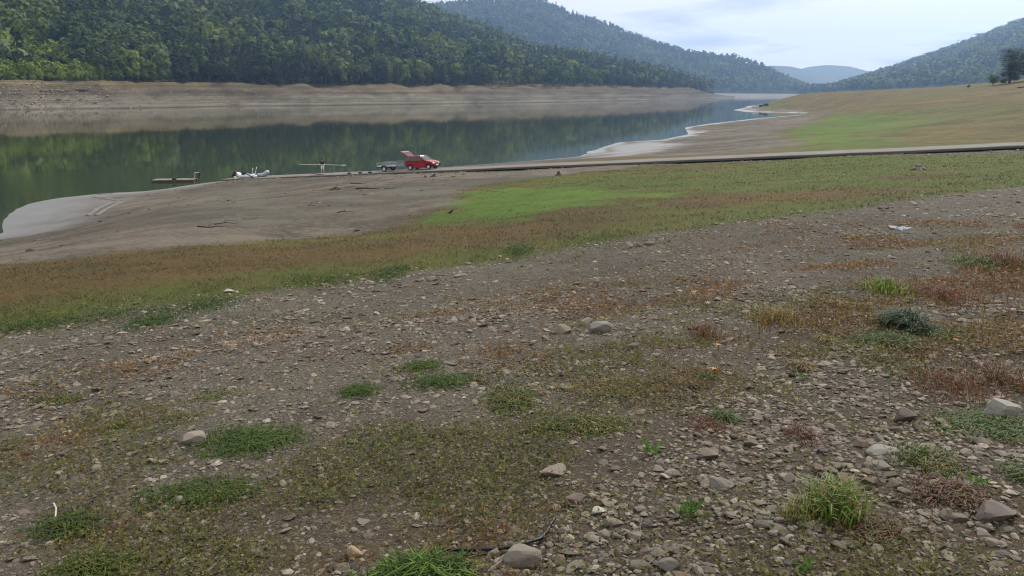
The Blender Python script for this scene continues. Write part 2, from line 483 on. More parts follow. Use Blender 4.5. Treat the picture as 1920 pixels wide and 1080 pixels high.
C = dict(mudd=lin(74, 68, 60), mud=lin(110, 101, 90), mudg=lin(97, 94, 83), wet=lin(108, 107, 106), gr=lin(71, 66, 58), gr2=lin(93, 87, 77), soil=lin(76, 65, 51),
         brown=lin(90, 73, 45), brown2=lin(74, 66, 39), olive=lin(86, 88, 42), green=lin(68, 82, 34), lime=lin(84, 106, 40), lime2=lin(68, 90, 34), straw=lin(124, 106, 70), red=lin(96, 70, 56))
def lerp(a, b, w): return a * (1 - w[:, None]) + b * w[:, None]
def zones(x, y):
    """what grows or lies at each point: colour pair, wetness, stoniness, meadow weight"""
    n = len(x); r = np.hypot(x, y)
    wob = (fbm(x * 0.18, y * 0.18, 4, 21) - 0.5); wob2 = fbm(x * 0.9, y * 0.9, 3, 22) - 0.5
    t = track_d(x, y)
    s, q = road_sq(x, y)
    # meadow
    big = fbm(x * 0.05 + 3, y * 0.09, 3, 23); md = fbm(x * 0.3, y * 0.3, 4, 24)
    w = sstep(0.42, 0.6, 0.5 * big + 0.5 * md + 0.006 * (x - 0) + 0.002 * np.clip(y - 20, 0, 40) - 0.02)
    a = lerp(np.repeat(C['brown'][None], n, 0), C['olive'], w); b = lerp(np.repeat(C['brown2'][None], n, 0), C['green'], w)
    # green belt beside the track
    gb = sstep(2.6, 0.6, t + 1.6 * wob2) * sstep(-0.6, 0.2, t)
    a = lerp(a, C['green'], gb * 0.8); b = lerp(b, C['olive'], gb * 0.7)
    meadow = np.ones(n)
    # far meadow is olive brown
    fm = sstep(-3, -12, q)
    bw = sstep(0.4, 0.62, fbm(x * 0.02, y * 0.035, 4, 25))
    fa = lerp(np.repeat(lin(104, 90, 58)[None], n, 0), lin(94, 90, 52), bw); fb = lerp(np.repeat(lin(76, 68, 42)[None], n, 0), lin(68, 70, 38), bw)
    a = lerp(a, fa, fm); b = lerp(b, fb, fm)
    # bright young grass
    wob3 = fbm(x * 2.2, y * 2.2, 3, 27) - 0.5
    g1 = sstep(-0.8, 1.8, poly_sd(x, y, PG1) + 6 * wob + 5 * wob2 + 3 * wob3); a = lerp(a, C['lime'], g1); b = lerp(b, C['lime2'], g1)
    g2 = sstep(-5, 10, poly_sd(x, y, PG2) + 40 * wob + 16 * wob2); a = lerp(a, C['lime'], g2 * 0.9); b = lerp(b, C['lime2'], g2 * 0.9)
    # mud
    sdm = np.maximum(poly_sd(x, y, PMUD) + 2.4 * wob + 1.0 * wob2, poly_sd(x, y, PMUD2) + 10 * wob)
    mw = sstep(-0.4, 0.8, sdm)
    mn = sstep(0.4, 0.6, fbm(x * 0.12, y * 0.12, 4, 26))
    a = lerp(a, lerp(np.repeat(C['mud'][None], n, 0), C['mudg'], mn), mw); b = lerp(b, C['mudd'], mw)
    # gravel beside the ramp
    vw = sstep(-0.8, 0.8, poly_sd(x, y, PVERGE) + 3 * wob + 2 * wob2); a = lerp(a, C['gr2'], vw); b = lerp(b, C['gr'], vw)
    meadow = meadow * (1 - mw) * (1 - vw)
    # the stony track and the slope in front of it
    tw = sstep(0.25, -0.45, t + 0.9 * wob2); a = lerp(a, C['gr2'], tw); b = lerp(b, C['gr'], tw)
    sl = sstep(-4.6, -7.0, t + 2.0 * wob2); a = lerp(a, C['soil'], sl); b = lerp(b, C['gr'], sl)
    meadow = meadow * (1 - tw)
    # wet shore: glossier mud, with sky glare put into a paler base colour
    h = base_h(x, y) - WATER
    ds = np.minimum(line_d(x, y, LSN), line_d(x, y, LSF))
    nearw = sstep(11, 1.0, line_d(x, y, LSN) + 9 * wob + 3 * wob2 + 6 * sstep(-36, -24, x))
    farw = sstep(2.2, 0.4, line_d(x, y, LSF) / np.maximum(r / 120, 1) + 1.5 * wob2 + 5 * wob) 
    wb = sstep(-3, 6, poly_sd(x, y, WETBAND) + 12 * wob)
    wet = np.clip(np.maximum(np.maximum(nearw * 0.8, farw), wb * 0.8), 0, 1) * mw
    a = lerp(a, C['wet'], wet); b = lerp(b, C['wet'] * 0.9, wet)
    stony = np.clip(np.maximum(tw * (0.75 - 0.2 * sl), vw * 0.8), 0, 1)
    return dict(a=a, b=b, wet=wet, stony=stony, meadow=meadow, mud=mw, track=tw, slope=sl, lime=np.maximum(g1, g2), verge=vw, t=t, gb=gb, dryness=1 - w)

# ------------------------------------------------------------------ ground sheet
nr = 370
rad = np.concatenate([[0.05], np.geomspace(0.5, 800, nr - 1)])
ang = np.concatenate([np.linspace(-42, 42, 430), np.linspace(42, 318, 90)[1:-1]])
na = len(ang)
AA, RR = np.meshgrid(np.radians(ang), rad)
gx = (RR * np.sin(AA)).ravel(); gy = (RR * np.cos(AA)).ravel()
gz = hgt(gx, gy)
Z = zones(gx, gy)
ii = np.arange(nr - 1)[:, None] * na; jj = np.arange(na)[None]; j2 = (jj + 1) % na
F = np.stack([ii + jj, ii + na + jj, ii + na + j2, ii + j2], -1).reshape(-1, 4)
ground = np_obj('ground', np.stack([gx, gy, gz], 1), F, M_GROUND, {'col': Z['a'], 'col2': Z['b'], 'wet': Z['wet'], 'stony': Z['stony']}, smooth=True)
tag(ground, 'bare stony and grassy reservoir slope falling to the lake', 'ground', kind='structure')

# ------------------------------------------------------------------ lake
wx = np.linspace(-1500, 900, 61); wy = np.concatenate([np.linspace(15, 200, 50), np.geomspace(205, 5200, 30)])
WX, WY = np.meshgrid(wx, wy)
fx, fy = WX.ravel(), WY.ravel()
rip = sstep(30, 6, np.hypot((fx + 47) / 1.2, (fy - 92) / 0.7)) * 0.25
nx_ = len(wx)
F = np.array([(i * nx_ + j, i * nx_ + j + 1, (i + 1) * nx_ + j + 1, (i + 1) * nx_ + j) for i in range(len(wy) - 1) for j in range(nx_ - 1)])
lake = np_obj('water', np.stack([fx, fy, np.full(fx.shape, WATER)], 1), F, M_WATER, {'ripple': rip}, smooth=True)
tag(lake, 'calm lake water mirroring the far bank and forest', 'water', kind='structure')

# ------------------------------------------------------------------ far shore: bank and hills
def elev(py):
    x, y, u = ray(0, py); return u / y
def hdir(px):
    x, y, _ = ray(px, 175); return x / y        # X per metre of Y
def interp(px, tab, k):
    t = np.array(tab, float); return np.interp(px, t[:, 0], t[:, k])
SHORE = [(-1400, 245), (-900, 226), (-450, 216), (0, 207), (160, 204), (320, 201.5), (480, 199), (640, 197), (780, 195.5), (900, 194), (1060, 191.5), (1200, 188.5), (1290, 186.4), (1345, 184.3), (1378, 183.4)]
SHORE_Y = np.array([(px, at_z(px, py, WATER)[1]) for px, py in SHORE])
def shore_y(px): return np.interp(px, SHORE_Y[:, 0], SHORE_Y[:, 1])
BANK_H = 18.2
def bank_profile(u):
    """height above water, u 0..1 across the bare bank"""
    return BANK_H * (0.30 * sstep(0, 0.35, u) * 1.0 + 0.28 * sstep(0.3, 0.62, u) + 0.42 * sstep(0.55, 1.0, u) * 1.0)
M_BANK = None
def bank_material():
    m, t = new_mat('bank_soil')
    oc = obj_coord(t); c = attr(t, 'col').outputs['Color']
    n = noise(t, 0.25, 6, oc, 0.65); n2 = noise(t, 1.5, 4, oc)
    # level bands left by the falling water
    sp = N(t, 'ShaderNodeSeparateXYZ'); t.links.new(oc, sp.inputs[0])
    cb = N(t, 'ShaderNodeCombineXYZ'); t.links.new(sp.outputs['Z'], cb.inputs[2])
    z1 = N(t, 'ShaderNodeMath', operation='MULTIPLY_ADD'); t.links.new(n, z1.inputs[0]); z1.inputs[1].default_value = 1.2; t.links.new(sp.outputs['Z'], z1.inputs[2])
    t.links.new(z1.outputs[0], cb.inputs[2])
    bands = noise(t, 0.9, 3, cb.outputs[0], 0.6)
    c = mixc(t, 1.0, c, mixc(t, mrange(t, bands, 0.35, 0.65, 0, 1), (0.58, 0.55, 0.53), (1.22, 1.20, 1.17)), 'MULTIPLY')
    c = mixc(t, 1.0, c, mixc(t, mrange(t, n2, 0.35, 0.65, 0, 1), (0.7,) * 3, (1.3,) * 3), 'MULTIPLY')
    principled(t, c, 0.95, 0, 0.1, bump(t, n2, 0.9, 1.0))
    return m
M_BANK = bank_material()
npx = 560; nu = 66
bpx = np.linspace(-1400, 1378, npx); bu = np.linspace(-0.25, 1.25, nu)
BX, BU = np.meshgrid(bpx, bu)
bx_, bu_ = BX.ravel(), BU.ravel()
y0 = shore_y(bx_)
def bank_w(px, y0): return 62 + 22 * (fbm(px * 0.012, 0 * px, 3, 31) - 0.5) + 18 * np.exp(-((px - 1330) / 60.0) ** 2)
bw_ = bank_w(bx_, y0)
wxs = y0 * hdir(bx_)
gul = fbm(wxs * 0.022, 0.3 + 0 * wxs, 3, 32) - 0.5
gul2 = fbm(wxs * 0.07, bu_ * 2.0, 4, 33) - 0.5
taper = 1 - 0.97 * sstep(1285, 1376, bx_)
bz = WATER + np.where(bu_ < 0, bu_ * 12, taper * bank_profile(np.clip(bu_, 0, 1)) + np.maximum(bu_ - 1, 0) * 14)
env = sstep(0, 0.2, bu_) * sstep(1.25, 0.9, bu_)
gul3 = np.abs(fbm(wxs * 0.035 + 0.4 * bu_, 0 * wxs + 5.5, 4, 35) - 0.5)
bz = bz + taper * env * (14.0 * gul * sstep(0.95, 0.3, bu_) + 9.0 * gul2 - 3.0 * sstep(0.16, 0.0, gul3) * sstep(0.05, 0.4, bu_) * sstep(0.95, 0.6, bu_) + 0.3)
bz = bz + taper * env * sstep(0.04, 0.2, bu_) * 0.5 * np.sin(2 * math.pi * bz / 2.1 + 5 * fbm(wxs * 0.01, bu_ * 1.5, 3, 39))
by_ = y0 + bu_ * bw_ - 60 * gul * sstep(1.0, 0.1, bu_) * taper
bxx = by_ * hdir(bx_)
hh = (bz - WATER) / BANK_H
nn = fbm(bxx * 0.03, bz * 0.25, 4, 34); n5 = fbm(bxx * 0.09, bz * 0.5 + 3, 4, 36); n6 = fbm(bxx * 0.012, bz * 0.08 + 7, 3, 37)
colb = lerp(np.repeat(lin(106, 101, 88)[None], len(bz), 0), lin(108, 98, 80), sstep(0.35, 0.75, hh + 0.5 * (nn - 0.5)))
colb = lerp(colb, lin(110, 98, 62), sstep(0.85, 1.05, hh + 0.5 * (nn - 0.5)) * 0.6)
colb = lerp(colb, lin(82, 71, 59), np.exp(-((hh - 0.62 + 0.3 * (nn - 0.5)) / 0.07) ** 2) * 0.8)
n7 = fbm(bxx * 0.02, bz * 1.1, 4, 38)
colb = colb * (1 + 0.9 * (n7 - 0.5))[:, None]
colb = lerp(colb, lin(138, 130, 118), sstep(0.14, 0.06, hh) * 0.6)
colb = lerp(colb, lin(70, 62, 56), sstep(0.045, 0.01, hh) * 0.9)
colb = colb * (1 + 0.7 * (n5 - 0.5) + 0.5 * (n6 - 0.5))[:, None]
F = np.array([(i * npx + j, i * npx + j + 1, (i + 1) * npx + j + 1, (i + 1) * npx + j) for i in range(nu - 1) for j in range(npx - 1)])
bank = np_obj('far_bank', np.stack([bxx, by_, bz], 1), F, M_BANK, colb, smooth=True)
tag(bank, 'bare brown drawdown bank across the lake with terraces', 'bank', kind='structure')
def bank_top(px):
    px = np.asarray(px, float); y0 = shore_y(px)
    return y0 + bank_w(px, y0) * 1.0, np.full(px.shape, WATER + BANK_H)

def hill_floor_mat(name, rgb):
    return simple_mat(name, rgb, 0.95, spec=0.1, var=0.25, scale=0.05)
M_FLOOR = hill_floor_mat('forest_floor', (46, 54, 34))
# each hill: pixel column, distance of foot, height of foot, distance of crest, skyline row (trees included)
HILLS = {
 'near_hill': dict(tab=[(-1400, 330, 9, 760, -330), (-700, 420, 9, 880, -250), (0, 560, 9.6, 960, -150), (200, 600, 9.6, 980, -70), (350, 640, 9.4, 1000, -4), (500, 700, 9.2, 1010, 34), (633, 740, 9.2, 985, 74), (720, 770, 9.2, 950, 108), (790, 800, 9.2, 920, 140), (850, 830, 8, 900, 172)], tree=20, n=3500, amp=10, on_bank=True),
 'middle_hill': dict(tab=[(-200, 800, 9, 1750, -260), (200, 820, 9, 1750, -160), (500, 840, 9, 1700, -90), (700, 850, 9, 1700, -30), (783, 850, 9, 1700, 0), (873, 900, 9, 1650, 37), (940, 950, 9, 1600, 57), (1007, 990, 9, 1560, 90), (1107, 1060, 9, 1560, 103), (1200, 1220, 9, 1600, 119), (1273, 1400, 9, 1640, 134), (1305, 1480, 9, 1650, 150), (1338, 1600, 6, 1680, 176)], tree=20, n=9000, amp=18, on_bank=True),
 'far_hill': dict(tab=[(500, 2185, 5, 3125, -60), (813, 2280, 5, 3315, 6), (900, 2327, 5, 3409, -4), (1000, 2375, 5, 3409, -6), (1060, 2422, 5, 3409, 18), (1120, 2470, 5, 3409, 36), (1200, 2517, 6, 3362, 68), (1280, 2565, 7, 3315, 95), (1380, 2612, 8, 3220, 106), (1430, 2660, 8, 3173, 122), (1490, 2707, 8, 3078, 152), (1550, 2802, 8, 2983, 174)], tree=17, n=11000, amp=20),
 'right_hill': dict(tab=[(1500, 2592, 2, 2925, 178), (1545, 2304, 6, 2925, 168), (1590, 2016, 8, 2925, 151), (1650, 1824, 9, 2925, 131), (1750, 1632, 11, 2925, 96), (1850, 1488, 13, 2827, 56), (1920, 1392, 14, 2730, 28), (2100, 1248, 20, 2535, -40), (2500, 960, 25, 2145, -140)], tree=18, n=9000, amp=22),
}
def hill_point(H, px, u):
    tab = H['tab']
    yb, zb, yc, pyc = (interp(px, tab, k) for k in (1, 2, 3, 4))
    if H.get('on_bank'):
        yb = bank_top(np.minimum(px, 1345))[0] + 3
        zb = np.full(px.shape, WATER + BANK_H - 1.0)
        yc = np.maximum(yc, yb + 60)
    zc = EYE + yc * elev(pyc) - H['tree'] * 0.85
    zc = np.maximum(zc, zb + 2)
    uu = np.clip(u, 0, 1)
    Y = yb + (yc - yb) * u
    prof = 0.80 * uu + 0.20 * np.sin(uu * math.pi / 2)
    X = Y * hdir(px)
    z = zb + (zc - zb) * prof
    bumps = (fbm(X * 0.008, Y * 0.008, 4, 41) - 0.5) * H['amp'] * sstep(0, 0.25, uu) * sstep(1.0, 0.8, uu) * np.clip((zc - zb) / 60, 0, 1)
    z = z + bumps - np.maximum(u - 1, 0) * (zc - zb + 20) * 1.6 - np.maximum(-u, 0) * 300
    return X, Y, z
for hn, H in HILLS.items():
    p0, p1 = H['tab'][0][0], H['tab'][-1][0]
    a = np.linspace(p0, p1, 220); b = np.concatenate([[-0.015], np.linspace(0, 1.6, 43)])
    A2, B2 = np.meshgrid(a, b)
    X, Y, zz_ = hill_point(H, A2.ravel(), B2.ravel())
    F = np.array([(i * 220 + j, i * 220 + j + 1, (i + 1) * 220 + j + 1, (i + 1) * 220 + j) for i in range(43) for j in range(219)])
    o = np_obj('hill', np.stack([X, Y, zz_], 1), F, M_FLOOR, None, smooth=True)
    tag(o, {'near_hill': 'steep wooded hillside above the far bank', 'middle_hill': 'wooded spur running down to the bare point',
            'far_hill': 'blue grey rounded hill behind the spur', 'right_hill': 'hazy blue wooded hill rising behind the meadow'}[hn], 'hill', kind='structure')
    # distant low terrace at the lake end
# low bank closing the lake far away
m_ = MB()
pts = [(1300, 2150), (1400, 2350), (1480, 2500), (1560, 2650), (1700, 2400)]
rows = []
for px, Y in pts:
    X = Y * hdir(px)
    rows.append([(X, Y - 60, WATER - 2), (X, Y, WATER + 2), (X, Y + 120, WATER + 9), (X, Y + 700, WATER + 16)])
m_.loft(rows, cap=False, close=False)
o = m_.build('far_bank', simple_mat('far_bank_soil', (104, 97, 88), 0.95, var=0.2, scale=0.02))
tag(o, 'pale bare bank at the far end of the lake', 'bank', kind='structure')
# distant mountains
for k, (pts, Y, lab) in enumerate((([(1330, 160), (1400, 132), (1440, 123), (1480, 125), (1530, 136), (1580, 150), (1640, 175)], 5000, 'pale blue mountain at the valley end, nearer of two'),
                                   ([(1380, 170), (1460, 142), (1510, 126), (1545, 122), (1590, 125), (1640, 138), (1720, 165)], 5500, 'pale blue mountain at the valley end, farther of two'))):
    tp = np.array(pts, float); a = np.linspace(tp[0, 0], tp[-1, 0], 80)
    rows = []
    for px in a:
        py = np.interp(px, tp[:, 0], tp[:, 1]) + 1.2 * (float(fbm(np.array([px * 0.05]), np.array([k * 7.0]), 3, 51)[0]) - 0.5)
        zc = EYE + Y * elev(py); X = Y * hdir(px)
        rows.append([(X * 0.8, Y * 0.8, -5), (X * 0.9, Y * 0.9, zc * 0.5), (X, Y, zc), (X * 1.15, Y * 1.15, -5)])
    m_ = MB(); m_.loft(rows, cap=False, close=False)
    o = m_.build('mountain', simple_mat('mountain_woods', (52, 66, 48), 0.95, var=0.2, scale=0.002), smooth=True)
    tag(o, lab, 'mountain', kind='structure')

# ------------------------------------------------------------------ trees
def tri_leaf(P, D, size, rg, elong=1.0, jit=0.25):
    """one triangle per point P, facing roughly along D"""
    n = len(P)
    D = D + rg.normal(0, jit, (n, 3)); D /= np.linalg.norm(D, axis=1, keepdims=True)
    h = rg.normal(0, 1, (n, 3)); a = np.cross(D, h); a /= np.linalg.norm(a, axis=1, keepdims=True); b = np.cross(D, a)
    s = (size * rg.uniform(0.7, 1.3, n))[:, None]
    V = np.stack([P + a * s * elong, P - a * s * 0.5 * elong + b * s * 0.87, P - a * s * 0.5 * elong - b * s * 0.87], 1).reshape(-1, 3)
    return V, np.arange(3 * n).reshape(-1, 3)
def crown(kind, n, seed):
    """crown of a tree one unit tall, its foot at the origin"""
    rg = np.random.default_rng(seed)
    if kind == 'conifer':
        z = 1 - (1 - 0.10) * np.sqrt(rg.uniform(0, 1, n)); th = rg.uniform(0, 2 * math.pi, n)
        lay = 0.75 + 0.35 * np.abs(np.sin(z * 34 + rg.uniform(0, 6)))
        rr = (1.02 - z) * 0.20 * lay * rg.uniform(0.55, 1.1, n) + 0.008
        P = np.stack([rr * np.cos(th), rr * np.sin(th), z - 0.12 * rr], 1)
        D = np.stack([np.cos(th), np.sin(th), 0.7 + 0 * th], 1)
        return tri_leaf(P, D, 0.52 / math.sqrt(n) * (0.5 + 0.9 * (1 - z)), rg)
    k = 11 if kind == 'broad' else 14
    w, c, h0 = {'broad': (0.28, 0.58, 0.36), 'tall': (0.15, 0.56, 0.42), 'bush': (0.42, 0.48, 0.42)}[kind]
    L = rg.normal(0, 1, (k, 3)); L /= np.linalg.norm(L, axis=1, keepdims=True); L *= rg.uniform(0.35, 0.8, (k, 1))
    if kind == 'tall':
        k = 26; L = np.stack([rg.normal(0, 0.35, k), rg.normal(0, 0.35, k), np.linspace(-0.95, 0.85, k)], 1); L[:, :2] *= (1 - 0.45 * np.abs(L[:, 2:]) ** 2)
    L = L * [w, w, h0] + [0, 0, c]
    lr = rg.uniform(0.55, 0.85, k) * w * (0.8 if kind != 'tall' else 0.95)
    i = rg.integers(0, k, n)
    D = rg.normal(0, 1, (n, 3)); D /= np.linalg.norm(D, axis=1, keepdims=True)
    D[:, 2] = np.where(D[:, 2] < -0.4, -D[:, 2], D[:, 2])
    P = L[i] + D * lr[i][:, None] * rg.uniform(0.75, 1.08, (n, 1))
    out = P - [0, 0, c]; out /= np.linalg.norm(out, axis=1, keepdims=True)
    return tri_leaf(P, D * 0.7 + out * 0.6, np.full(n, 2.9 * math.sqrt(w * h0) / math.sqrt(n)), rg)
def scatter(protos, idx, pos, scale, yaw, col, tilt=None, jit=0.0, rg=rng):
    """many placed copies in one vertex/face array"""
    Vs, Fs, Cs = [], [], []; off = 0
    for k, (pv_, pf) in enumerate(protos):
        sel = np.nonzero(idx == k)[0]
        if not len(sel): continue
        v = pv_[None] * scale[sel][:, None, :]
        if tilt is not None:
            ax, ay = tilt[sel, 0][:, None], tilt[sel, 1][:, None]
            y_, z_ = v[..., 1] * np.cos(ax) - v[..., 2] * np.sin(ax), v[..., 1] * np.sin(ax) + v[..., 2] * np.cos(ax)
            x_ = v[..., 0] * np.cos(ay) + z_ * np.sin(ay); z_ = -v[..., 0] * np.sin(ay) + z_ * np.cos(ay)
            v = np.stack([x_, y_, z_], -1)
        c, s = np.cos(yaw[sel])[:, None], np.sin(yaw[sel])[:, None]
        v = np.stack([v[..., 0] * c - v[..., 1] * s, v[..., 0] * s + v[..., 1] * c, v[..., 2]], -1) + pos[sel][:, None, :]
        nv = len(pv_)
        Vs.append(v.reshape(-1, 3)); Fs.append((pf[None] + (off + np.arange(len(sel)) * nv)[:, None, None]).reshape(-1, pf.shape[1]))
        Cs.append(np.repeat(col[sel], nv, 0)); off += nv * len(sel)
    return np.concatenate(Vs), np.concatenate(Fs), np.concatenate(Cs)
T_BRIGHT, T_MID, T_DARK, T_CON, T_OLIVE = lin(118, 132, 40), lin(78, 98, 40), lin(46, 64, 38), lin(36, 50, 38), lin(102, 112, 66)
def species(px, u, X, Y, hill, rg):
    """kind index 0 broad 1 tall 2 bush 3 conifer, colour, height"""
    n = len(px)
    f = fbm(X * 0.012, Y * 0.012, 3, 61); g = fbm(X * 0.03, Y * 0.03, 3, 62); rnd = rg.uniform(0, 1, n)
    kind = np.where(rnd < 0.62, 0, 1); ht = rg.uniform(13, 27, n)
    con = sstep(0.45, 0.6, f) * 0.8
    if hill == 'near_hill': con = con + 0.35 * sstep(0.35, 0.7, u)
    kind = np.where(rg.uniform(0, 1, n) < con, 3, kind); ht = np.where(kind == 3, rg.uniform(20, 32, n), ht)
    w = rg.uniform(0, 1, n)
    col = lerp(np.repeat(T_DARK[None], n, 0), T_MID, sstep(0.25, 0.7, 0.6 * g + 0.4 * w))
    col = lerp(col, T_OLIVE, sstep(0.55, 0.75, g + 0.3 * (w - 0.5)) * 0.8)
    col = lerp(col, T_BRIGHT, (w > 0.96) * 0.4)
    col = lerp(col, T_BRIGHT, sstep(0.52, 0.68, fbm(X * 0.02 + 5, Y * 0.02, 3, 63)) * 0.42)
    col = np.where((kind == 3)[:, None], T_CON * rg.uniform(0.7, 1.3, (n, 1)), col * rg.uniform(0.78, 1.2, (n, 1)))
    if hill == 'near_hill':
        b = (px < 186 + 40 * (g - 0.5)) & (u < 0.17)
        kind = np.where(b, 2, kind); ht = np.where(b, rg.uniform(10, 16, n), ht)
        col = np.where(b[:, None], lerp(np.repeat(T_MID[None], n, 0), T_BRIGHT, rg.uniform(0.5, 1.1, n)), col)
    return kind, col, ht
NAMES = ['broad', 'tall', 'bush', 'conifer']
for hn, ntri in (('near_hill', 160), ('middle_hill', 40), ('far_hill', 16), ('right_hill', 16)):
    H = HILLS[hn]; rg = np.random.default_rng(hash(hn) % 1000 if False else len(hn) * 13)
    p0, p1 = max(H['tab'][0][0], -260), min(H['tab'][-1][0], 2150)
    n = H['n'] * 3
    px = rg.uniform(p0, p1, n); u = rg.uniform(0.012, 1.06, n)
    X, Y, zz_ = hill_point(H, px, u)
    d = interp(px, H['tab'], 3) - interp(px, H['tab'], 1)
    wgt = Y * d; keep = rg.uniform(0, 1, n) < wgt / wgt.max()
    keep &= ~((hn == 'near_hill') & (px > 846))
    idx = np.nonzero(keep)[0][:H['n']]
    px, u, X, Y, zz_ = px[idx], u[idx], X[idx], Y[idx], zz_[idx]
    kind, col, ht = species(px, u, X, Y, hn, rg)
    protos = [crown(NAMES[k], ntri, 100 + 7 * k + v) for k in range(4) for v in range(4)]
    V, F, Cc = scatter(protos, kind * 4 + rg.integers(0, 4, len(kind)), np.stack([X, Y, zz_ - 0.5], 1), ht[:, None] * rg.uniform(0.85, 1.15, (len(ht), 3)), rg.uniform(0, 6.28, len(ht)), col)
    o = np_obj('forest', V, F, M_LEAF, Cc)
    tag(o, {'near_hill': 'mixed green forest covering the near hillside across the lake', 'middle_hill': 'mixed forest covering the spur down to the bare point',
            'far_hill': 'bluish forest covering the rounded far hill', 'right_hill': 'hazy blue forest on the hill behind the meadow'}[hn], 'forest', kind='stuff')

# single trees one can tell apart along the edge of the wood
def trunk_mesh(seed, n_limbs=4):
    rg = random.Random(seed); m = MB()
    p = [(0, 0, -0.05)]; r = [0.022]
    for i in range(1, 6):
        p.append((rg.uniform(-0.012, 0.012), rg.uniform(-0.012, 0.012), i * 0.14)); r.append(0.020 * (1 - i / 7))
    m.tube(p, r, 6)
    for i in range(n_limbs):
        a = rg.uniform(0, 6.28); z = rg.uniform(0.25, 0.55); l = rg.uniform(0.12, 0.2)
        m.tube([(0, 0, z), (math.cos(a) * l * 0.6, math.sin(a) * l * 0.6, z + l * 0.5), (math.cos(a) * l, math.sin(a) * l, z + l)], [0.009, 0.006, 0.003], 5)
    o = m.build('trunk', M_BARK); me = o.data; bpy.data.objects.remove(o)
    return me
TRUNKS = [trunk_mesh(i) for i in range(3)]
CROWNS = {}
for k, nm in enumerate(NAMES):
    for v in range(3):
        V, F = crown(nm, 520, 300 + k * 10 + v)
        me = np_mesh('crown', V, F); me.materials.append(M_LEAF_O); CROWNS[k, v] = me
def place_tree(name, kind, v, loc, h, col, yaw, wid=1.0):
    e = empty(name, loc, yaw)
    t = link(bpy.data.objects.new('trunk', TRUNKS[v % 3]), e); t.scale = (h, h, h)
    c = link(bpy.data.objects.new('crown', CROWNS[kind, v % 3]), e); c.scale = (h * wid, h * wid, h); c.color = (*col, 1)
    return e
rg = np.random.default_rng(77)
EDGE = []
for row, (step, back) in enumerate(((6.2, 2), (7.0, 10))):
    px = -30.0
    while px < 1325:
        y = float(bank_top(px)[0]) + back + rg.uniform(-2, 3)
        EDGE.append((px, y, row))
        px += step * rg.uniform(0.7, 1.35) * FPX / y * (1.0 if px < 900 else 1.35)
COUNT = {}
for px, y, row in EDGE[:298]:
    X = y * hdir(px); H = HILLS['near_hill'] if px < 800 else HILLS['middle_hill']
    yb = float(bank_top(px)[0]) + 3
    zb = WATER + BANK_H - 0.4 + max(y - yb, 0) * 0.25
    if px > 1285: zb -= (px - 1285) / 40 * 6
    kind, col, ht = (q[0] for q in species(np.array([px]), np.array([0.03]), np.array([X]), np.array([y]), 'near_hill', rg))
    if row == 0 and kind == 3 and rg.uniform() < 0.5: kind = 0
    if row == 0: ht *= rg.uniform(0.45, 0.95)
    e = place_tree('conifer' if kind == 3 else 'broadleaf_tree' if kind < 2 else 'bushy_tree', int(kind), int(rg.integers(0, 3)), (X, y, zb), float(ht), col, float(rg.uniform(0, 6.28)), float(rg.uniform(0.9, 1.25)))
    zone = 'above the stony bank' if px < 190 else 'above the bank behind the boats' if px < 640 else 'above the bank behind the car' if px < 950 else 'near the bare point'
    what = {0: 'round green broadleaf tree', 1: 'tall slim green tree', 2: 'bright yellow-green bushy tree', 3: 'dark conifer'}[int(kind)]
    if px >= -6:
        key = (row, zone); COUNT[key] = COUNT.get(key, 0) + 1; k = COUNT[key]
        nth = f"{k}{'th' if 10 <= k % 100 <= 20 else {1: 'st', 2: 'nd', 3: 'rd'}.get(k % 10, 'th')} from left"
    else: nth = 'cut off at the left edge'
    tag(e, f"{what}, {nth}, {'front' if row == 0 else 'second'} row {zone}", 'tree', 'trees along the edge of the far wood')

# ------------------------------------------------------------------ trees and bushes on the meadow ridge
def meadow_tree(name, px, py, Y, h, kind, n, col, label, wid=1.0, stems=3, seed=1, cat='tree'):
    p = at_y(px, py, Y); z = float(hgt(p[0], p[1])[0])
    e = empty(name, (p[0], p[1], z - 0.05))
    rg_ = random.Random(seed); m = MB()
    for i in range(stems):
        a = rg_.uniform(0, 6.28); l = 0.06 * h
        m.tube([(0.3 * math.cos(a), 0.3 * math.sin(a), -0.2), (l * 0.7 * math.cos(a), l * 0.7 * math.sin(a), h * 0.3), (l * 1.6 * math.cos(a), l * 1.6 * math.sin(a), h * 0.75)], [0.012 * h, 0.008 * h, 0.003 * h], 7)
    m.build('trunk', M_BARK, e, smooth=True)
    V, F = crown(kind, n, 900 + seed)
    rgn = np.random.default_rng(seed)
    cc = np.repeat(col[None] * rgn.uniform(0.6, 1.35, (n, 1)), 3, 0)
    np_obj('crown', V * [h * wid, h * wid, h], F, M_LEAF, cc, parent=e)
    return tag(e, label, cat)
meadow_tree('poplar_tree', 1893, 152, 316, 13.2, 'tall', 4200, lin(60, 70, 52), 'dark upright poplar clump on the meadow ridge at the right edge', 2.5, 5, 1)
meadow_tree('poplar_tree', 1926, 150, 318, 13.0, 'tall', 2200, lin(84, 98, 68), 'paler poplar cut off by the right edge of the picture', 2.0, 4, 2)
meadow_tree('bush', 1862, 156, 314, 4.3, 'bush', 900, lin(76, 90, 52), 'leftmost round bush below the dark poplar', 1.15, 3, 3, 'bush')
meadow_tree('bush', 1880, 156, 312, 3.0, 'bush', 800, lin(50, 60, 46), 'middle dark bush at the foot of the poplar', 1.3, 3, 4, 'bush')
meadow_tree('bush', 1901, 155, 310, 4.0, 'bush', 900, lin(46, 58, 46), 'dark bush on the right of the poplar trunk', 1.15, 3, 5, 'bush')
meadow_tree('bush', 1817, 157, 330, 1.6, 'bush', 300, lin(74, 92, 48), 'tiny lone bush on the meadow crest', 1.2, 2, 6, 'bush')

